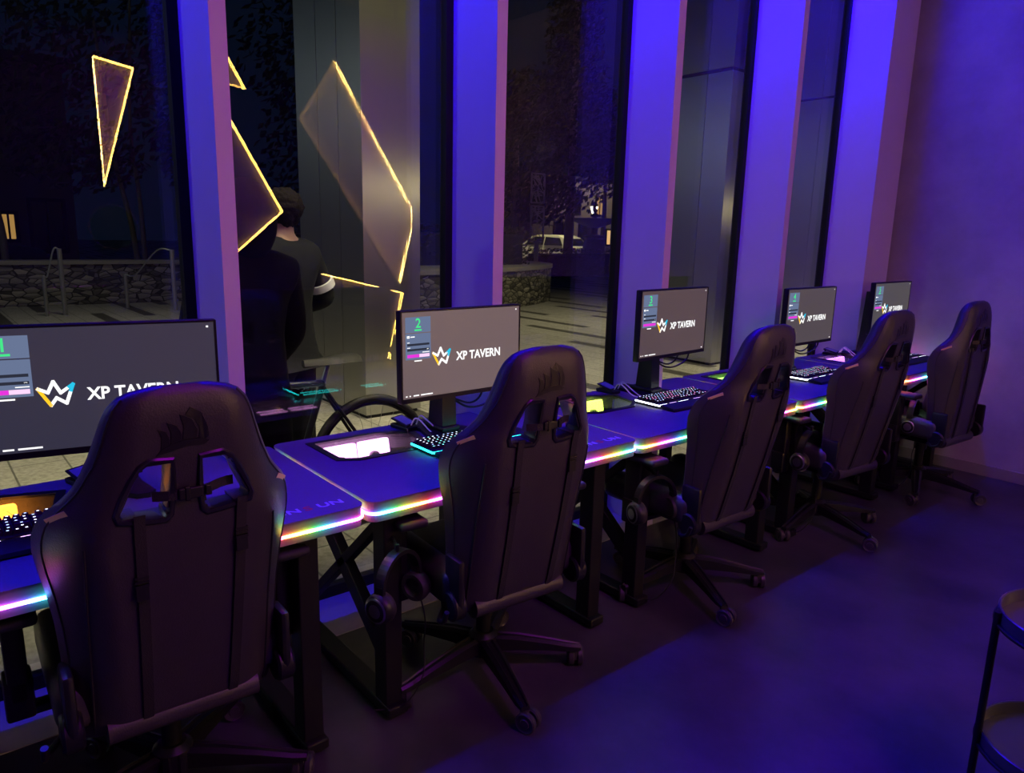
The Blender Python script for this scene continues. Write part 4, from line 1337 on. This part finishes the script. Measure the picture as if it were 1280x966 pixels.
# bicycle
bike_m = mat('black_bicycle_paint', (.012, .012, .013), .3)
t = thing('bicycle', 'black bicycle parked outside the glass beside the two people', 'bicycle', (-3.30, 1.307, GZ), R(-90))
def wheel(cx):
    b = MB(); m_ = Matrix.Translation((cx, 0, .345)) @ Matrix.Rotation(R(90), 4, 'X')
    b.tube([m_ @ Vector((.325 * math.cos(2 * PI * k / 56), .325 * math.sin(2 * PI * k / 56), 0)) for k in range(56)], .020, 10, closed=True)
    w_ = b.build('wheel', M['matte_black'], t, smooth=60)
    b = MB(); b.tube([m_ @ Vector((.30 * math.cos(2 * PI * k / 56), .30 * math.sin(2 * PI * k / 56), 0)) for k in range(56)], .011, 8, closed=True)
    b.build('rim', M['black_metal'], w_, smooth=60)
    b = MB()
    for k in range(24):
        a = 2 * PI * k / 24; a2 = a + (.5 if k % 2 else -.5)
        b.tube([m_ @ Vector((.02 * math.cos(a2), .02 * math.sin(a2), .025 * (1 if k % 2 else -1))), m_ @ Vector((.30 * math.cos(a), .30 * math.sin(a), 0))], .0012, 4)
    b.lathe([(.012, -.04), (.02, -.03), (.02, .03), (.012, .04)], 12, 0, m_)
    b.build('spokes', M['silver'], w_)
wheel(-.50); wheel(.54)
b = MB()
bb, st, ht, hb_ = Vector((-.08, 0, .30)), Vector((-.24, 0, .78)), Vector((.34, 0, .80)), Vector((.38, 0, .66))
for p, q, r_ in ((bb, st, .017), (st, ht, .017), (bb, hb_, .02), (ht, hb_, .02)): b.tube([p, q], r_, 10)
for s_ in (-1, 1):
    b.tube([(-.08, s_ * .03, .30), (-.50, s_ * .055, .345)], .010, 8); b.tube([(-.235, s_ * .02, .76), (-.50, s_ * .055, .345)], .009, 8)
b.build('frame', bike_m, t, smooth=60)
b = MB()
b.tube([hb_ + Vector((0, 0, 0)), (.40, 0, .60)], .02, 10)
for s_ in (-1, 1): b.tube(smooth_path([(.40, 0, .60), (.42, s_ * .05, .56), (.47, s_ * .05, .45), (.54, s_ * .05, .345)], 4), .012, 8)
b.build('fork', bike_m, t, smooth=60)
b = MB(); b.tube([ht, (.325, 0, .92), (.37, 0, .94)], .014, 8)
b.tube(smooth_path([(.30, -.22, .95), (.33, -.13, .95), (.37, 0, .94), (.33, .13, .95), (.30, .22, .95)], 6), .012, 8)
b.build('handlebar', M['black_metal'], t, smooth=60)
b = MB(); b.tube([st, (-.27, 0, .87)], .013, 8); b.build('seat_post', M['silver'], t, smooth=60)
b = MB(); vv = []; ff = []
sec = [(-.42, .075, .90), (-.38, .085, .905), (-.30, .07, .90), (-.22, .035, .893), (-.14, .020, .893)]
for x, w_, z in sec:
    vv += [(x, -w_, z - .02), (x, -w_ * .6, z + .006), (x, 0, z + .01), (x, w_ * .6, z + .006), (x, w_, z - .02), (x, 0, z - .03)]
for r in range(len(sec) - 1):
    for c in range(6): ff.append((r * 6 + c, r * 6 + (c + 1) % 6, (r + 1) * 6 + (c + 1) % 6, (r + 1) * 6 + c))
ff += [tuple(range(6)), tuple(reversed(range(24, 30)))]
b.add(vv, ff); b.build('saddle', M['matte_black'], t, smooth=60)
b = MB()
b.lathe([(.0, -.006), (.09, -.006), (.095, 0), (.09, .006), (0, .006)], 28, 0, Matrix.Translation((-.08, -.05, .30)) @ Matrix.Rotation(R(90), 4, 'X'))
b.tube([(-.08, -.07, .30), (.02, -.08, .16)], .010, 8); b.box(-.02, .07, -.16, -.08, .15, .17)
b.tube([(-.08, .07, .30), (-.18, .08, .44)], .010, 8); b.box(-.23, -.14, .08, .16, .43, .45)
b.build('crankset', M['black_metal'], t, smooth=40)


# ------------------------------------------------------------------ two people outside the glass
skin_m = mat('skin', (.30, .18, .13), .55)
navy = mat('dark_navy_cloth', (.0075, .008, .011), .85, spec=.12, noise=(30, .3, (.011, .012, .015)), bump=.15, bscale=30)
black_c = mat('black_cloth', (.005, .005, .006), .9, spec=.12, noise=(30, .3, (.008, .008, .009)), bump=.15, bscale=30)
hair_m = mat('dark_hair', (.008, .006, .005), .8, spec=.12, bump=.6, bscale=60)
shoe_m = mat('black_shoe', (.012, .012, .012), .5)
band_m = mat('reflective_band', (.55, .57, .60), .4)
def ellipsoid(c, r, n=16, m_=10):
    b = MB(); vs = []; fs = []
    for i in range(m_ + 1):
        ph = PI * i / m_
        for k in range(n):
            a = 2 * PI * k / n
            vs.append((c[0] + r[0] * math.sin(ph) * math.cos(a), c[1] + r[1] * math.sin(ph) * math.sin(a), c[2] + r[2] * math.cos(ph)))
    for i in range(m_):
        for k in range(n):
            l = (k + 1) % n
            fs.append((i * n + k, (i + 1) * n + k, (i + 1) * n + l, i * n + l))
    b.add(vs, fs); return b
def join_into(o, others):
    bm = bmesh.new(); bm.from_mesh(o.data)
    for q in others:
        bm.from_mesh(q.data if hasattr(q, 'data') else q)
        if hasattr(q, 'data'): bpy.data.objects.remove(q)
    bm.to_mesh(o.data); bm.free()
    o.data.polygons.foreach_set('use_smooth', [True] * len(o.data.polygons))
def person(lab, loc, rz, arm, top_m, curly, head_turn, s=1.0):
    t = thing('person', lab, 'person', loc, rz)
    t.scale = (s, s, s)
    J = {'pel': ((0, 0, .95), (.145, .115)), 'sp': ((0, .01, 1.12), (.135, .11)), 'ch': ((0, 0, 1.30), (.155, .12)), 'uc': ((0, -.01, 1.42), (.11, .09)),
         'nk': ((0, .0, 1.51), .056), 'hb': ((0, .015, 1.575), (.066, .072)), 'hd': ((0, .012, 1.66), (.076, .088)), 'ht': ((0, .005, 1.715), (.05, .06))}
    E_ = [('pel', 'sp'), ('sp', 'ch'), ('ch', 'uc'), ('uc', 'nk'), ('nk', 'hb'), ('hb', 'hd'), ('hd', 'ht')]
    JJ = {k: v for k, v in J.items() if k in ('pel', 'sp', 'ch', 'uc')}
    JE = E_[:3]
    TJ = {'pel': ((0, 0, .97), (.155, .125)), 'pl': ((0, 0, .88), (.15, .12))}
    TE = [('pel', 'pl')]
    hands = []
    for sd in (-1, 1):
        c = 'R' if sd > 0 else 'L'
        el, wr = arm[c]
        sh = (sd * .175, 0, 1.415)
        J[c + 's'] = (sh, .062); J[c + 'e'] = (el, .043); J[c + 'w'] = (wr, .028)
        d = (Vector(wr) - Vector(el)).normalized()
        pm = Vector(wr) + d * .055; pe = Vector(wr) + d * .095
        J[c + 'p'] = (tuple(pm), (.036, .020)); J[c + 'q'] = (tuple(pe), (.034, .016))
        E_ += [('uc', c + 's'), (c + 's', c + 'e'), (c + 'e', c + 'w'), (c + 'w', c + 'p'), (c + 'p', c + 'q')]
        up = Vector((0, 0, 1)); side = d.cross(up).normalized() if abs(d.z) < .9 else Vector((1, 0, 0)); dn = side.cross(d).normalized()
        inner = -side if (side.x * sd > 0) else side
        for k in range(4):
            o_ = inner * (.024 - .016 * k); L = (.068, .076, .070, .055)[k]
            p0 = Vector(wr) + d * .085 + o_; p1 = p0 + d * L * .45; p2 = p1 + d * L * .28 - dn * L * .18; p3 = p2 + d * L * .12 - dn * L * .24
            hands.append(([p0, p1, p2, p3], [.0095, .009, .0082, .007]))
        p0 = Vector(wr) + d * .03 + inner * .022; p1 = p0 + d * .032 + inner * .022 - dn * .008; p2 = p1 + d * .032 + inner * .006 - dn * .012
        hands.append(([p0, p1, p2], [.012, .0105, .0085]))
        J[c + 'h'] = ((sd * .09, 0, .88), .088); J[c + 'k'] = ((sd * .105, .015, .50), .056); J[c + 'a'] = ((sd * .11, -.01, .10), .038); J[c + 't'] = ((sd * .125, .13, .035), (.038, .028))
        E_ += [('pel', c + 'h'), (c + 'h', c + 'k'), (c + 'k', c + 'a'), (c + 'a', c + 't')]
        # sleeves and trouser legs sit a little outside the limbs
        m_el = tuple(el); cuff = tuple(Vector(wr) - d * .01)
        JJ[c + 's'] = (sh, .082); JJ[c + 'e'] = (m_el, .062); JJ[c + 'w'] = (cuff, .046)
        JE += [('uc', c + 's'), (c + 's', c + 'e'), (c + 'e', c + 'w')]
        TJ[c + 'h'] = ((sd * .09, 0, .82), .104); TJ[c + 'k'] = ((sd * .105, .012, .48), .076); TJ[c + 'a'] = ((sd * .11, -.01, .085), .066)
        TE += [('pl', c + 'h'), (c + 'h', c + 'k'), (c + 'k', c + 'a')]
    body = skin('body', J, E_, 'pel', skin_m, t)
    extra = []
    for pts, rs in hands:
        keys = {str(k): (tuple(p), r) for k, (p, r) in enumerate(zip(pts, rs))}
        f = skin('finger', keys, [(str(k), str(k + 1)) for k in range(len(pts) - 1)], '0', skin_m, None, sub=1)
        extra.append(f)
    for c_, r_ in (((0, .105, 1.62), (.013, .02, .022)), ((-.082, 0, 1.635), (.010, .022, .032)), ((.082, 0, 1.635), (.010, .022, .032)), ((0, .085, 1.585), (.026, .014, .007)), ((0, .088, 1.60), (.024, .012, .006))):
        me = ellipsoid(c_, r_, 12, 8).mesh('lump', skin_m); extra.append(me)
    join_into(body, extra)
    eb = MB()
    for sd in (-1, 1): 
        e = ellipsoid((sd * .031, .083, 1.655), (.011, .010, .008), 10, 8); eb.add(e.v, e.f)
    # each eye its own piece
    for sd in (-1, 1): ellipsoid((sd * .031, .084, 1.655), (.011, .010, .008), 10, 8).build('eye', M['screen_field'] if False else mat('eye', (.5, .5, .5), .2), body, smooth=60)
    for k in ('pel', 'sp', 'ch', 'uc'):
        p, r_ = JJ[k]; JJ[k] = (p, (r_[0] + .028, r_[1] + .03))
    JJ['hem'] = ((0, 0, .80), (.165, .135)); JE += [('pel', 'hem')]
    JJ['col'] = ((0, -.012, 1.53), (.082, .085)); JE += [('uc', 'col')]
    jk = skin('jacket', JJ, JE, 'pel', top_m, t)
    skin('trousers', TJ, TE, 'pel', black_c, t)
    for sd in (-1, 1):
        b = MB()
        sec = [(-.085, .038, .075), (-.04, .044, .085), (.04, .048, .075), (.12, .05, .055), (.17, .04, .042), (.19, .02, .03)]
        vv = []; ff = []
        for y, w_, h in sec:
            vv += [(sd * .115 - w_, y, .0), (sd * .115 + w_, y, 0), (sd * .115 + w_, y, h * .6), (sd * .115 + w_ * .55, y, h), (sd * .115 - w_ * .55, y, h), (sd * .115 - w_, y, h * .6)]
        for r in range(len(sec) - 1):
            for c in range(6): ff.append((r * 6 + c, r * 6 + (c + 1) % 6, (r + 1) * 6 + (c + 1) % 6, (r + 1) * 6 + c))
        ff += [tuple(range(6)), tuple(reversed(range(30, 36)))]
        b.add(vv, ff); b.build('shoe', shoe_m, t, smooth=50)
    rnd = random.Random(4)
    hb = ellipsoid((0, -.012, 1.672), (.096, .108, .098), 40, 26)
    vs = []
    for v in hb.v:
        v = Vector(v); c = Vector((0, -.012, 1.672)); d = v - c
        if v.y > .055 and v.z < 1.715: d *= .78
        if v.z < 1.60: d *= .9; d.z *= 1.35
        if curly: d *= 1 + .12 * math.sin(d.x * 130 + 1) * math.sin(d.y * 120) * math.sin(d.z * 140 + 2) + rnd.uniform(-.015, .03)
        vs.append(tuple(c + d))
    hb.v = vs
    hb.build('hair', hair_m, t, smooth=80)
    if not curly:
        hd = ellipsoid((0, -.02, 1.625), (.125, .132, .175), 32, 20)
        keep = [f for f in hd.f if not all(hd.v[i][1] > .045 and 1.53 < hd.v[i][2] < 1.74 for i in f)]
        hd.f = keep; hd.mi = [0] * len(keep)
        me = hd.mesh('hood', top_m, 80)
        me = subsurf_eval(me, [('SOLIDIFY', {'thickness': .012})])
        link('hood', me, t)
    return t, jk
p1, jk1 = person('person outside the glass with back turned, in a plain dark top, nearer the first column', (-2.97, 1.075, GZ), R(96),
       {'R': ((.235, .03, 1.14), (.215, .20, .98)), 'L': ((-.225, .05, 1.14), (-.19, .22, .98))}, black_c, False, 0, .95)
p2, jk2 = person('person with curly dark hair and a pale reflective armband, beside the bicycle', (-3.84, 1.60, GZ), R(112),
       {'R': ((.315, -.02, 1.15), (.20, .22, 1.08)), 'L': ((-.30, .02, 1.14), (-.17, .24, 1.06))}, navy, True, 0, .975)
sh, el = Vector((.175, 0, 1.415)), Vector((.315, -.02, 1.15))
d = (el - sh).normalized(); c = sh + d * .20
b = MB(); b.tube([c - d * .022, c + d * .022], [.080, .076], 20)
b.build('armband', band_m, p2, smooth=50)


# ------------------------------------------------------------------ camera, lights, world
cam = bpy.data.cameras.new('camera')
co = bpy.data.objects.new('camera', cam)
COL.objects.link(co)
YAW, PITCHA, ROLL, F = 0.8751406976, 0.2055268246, 0.02388634997, 917.02
cy, sy = math.cos(YAW), math.sin(YAW)
fw = Vector((-sy * math.cos(PITCHA), cy * math.cos(PITCHA), -math.sin(PITCHA)))
r_ = Vector((cy, sy, 0)); u_ = r_.cross(fw)
r2 = r_ * math.cos(ROLL) + u_ * math.sin(ROLL); u2 = -r_ * math.sin(ROLL) + u_ * math.cos(ROLL)
mxc = Matrix((r2, u2, -fw)).transposed().to_4x4()
mxc.translation = (0, 0, 1.49926)
co.matrix_world = mxc
cam.sensor_width = 36; cam.lens = F / 1280 * 36
cam.clip_start = .05; cam.clip_end = 300
scene.camera = co

def area(name, loc, rot, sx, sy_, energy, color, spread=180):
    l = bpy.data.lights.new(name, 'AREA')
    l.shape = 'RECTANGLE'; l.size = sx; l.size_y = sy_; l.energy = energy; l.color = color; l.spread = R(spread)
    o = bpy.data.objects.new(name, l); COL.objects.link(o); o.location = loc; o.rotation_euler = rot
    return o
def point(name, loc, energy, color, rad=.05):
    l = bpy.data.lights.new(name, 'POINT'); l.energy = energy; l.color = color; l.shadow_soft_size = rad
    o = bpy.data.objects.new(name, l); COL.objects.link(o); o.location = loc
    return o
# blue LED line along the window head
area('blue_led_line', (-2.60, 1.2, 3.60), (0, 0, 0), .03, 8.3, 500, (.008, .0, 1.0))
# pink and violet lamps of the room
area('room_pink_lamp', (1.9, 2.30, 1.75), (0, R(90), 0), .3, .3, 10, (1, .52, .62))
area('room_violet_lamp', (1.1, 1.6, 3.6), (0, R(20), 0), .6, .6, 44, (.58, .0, 1.0))
# street lighting and added outdoor fills
def spot(name, loc, aim, energy, color, size, rad=.08, blend=.5):
    l = bpy.data.lights.new(name, 'SPOT'); l.energy = energy; l.color = color; l.spot_size = R(size); l.spot_blend = blend; l.shadow_soft_size = rad
    o = bpy.data.objects.new(name, l); COL.objects.link(o); o.location = loc
    o.rotation_euler = (Vector(aim) - Vector(loc)).to_track_quat('-Z', 'Y').to_euler()
    return o
area('canopy_light', (-2.90, 6.0, 4.6), (0, R(28), 0), .25, 18, 230, (1, .88, .50), 72)
area('paving_fill', (-2.80, 3.4, 2.4), (0, R(26), 0), .1, 3.6, 22, (1, .88, .50), 68)  # added fill without a known fitting, brightens paving by the glass
area('paving_fill', (-2.80, -.3, 2.4), (0, R(26), 0), .1, 1.6, 9, (1, .88, .50), 68)  # same added paving fill, nearer stretch
for y in (4.75, 10.6): spot('steel_highlight_spot', (-2.95, y, 1.98), (-5.2, y - 1.0, 1.9), 14, (1, .84, .40), 150, .07)  # added spots, no known fitting, make highlight bands on the steel columns
area('plaza_fill', (-8.6, 9.5, 5.5), (0, 0, 0), .4, .4, 85, (1, .88, .50), 120)  # added fill without a known source, lifts the planter stone and paving
area('plaza_fill', (-12.4, 2.4, 5.0), (0, 0, 0), .4, .4, 20, (1, .92, .68), 110)  # added fill that brings out the handrail posts
spot('street_lamp', (-26.4, 24.0, 5.2), (-27.4, 25.2, 0), 900, (1, .86, .42), 95)
spot('street_lamp', (-34.0, 39.0, 6.0), (-38, 39.5, 2), 500, (1, .80, .42), 120)
point('street_lamp', (-10, -7, 4.2), 160, (.75, .92, 1), .2)

w = bpy.data.worlds.new('night_sky'); scene.world = w
w.use_nodes = True
bg = w.node_tree.nodes['Background']
bg.inputs['Color'].default_value = (.0016, .0034, .0095, 1)
bg.inputs['Strength'].default_value = 1.0
scene.view_settings.view_transform = 'Standard'
scene.view_settings.look = 'None'
scene.view_settings.exposure = 0.0
scene.view_settings.gamma = 1.0
scene.view_settings.use_curve_mapping = False
scene.cycles.use_denoising = True
scene.cycles.max_bounces = 10
scene.cycles.transparent_max_bounces = 16
scene.cycles.sample_clamp_indirect = 4
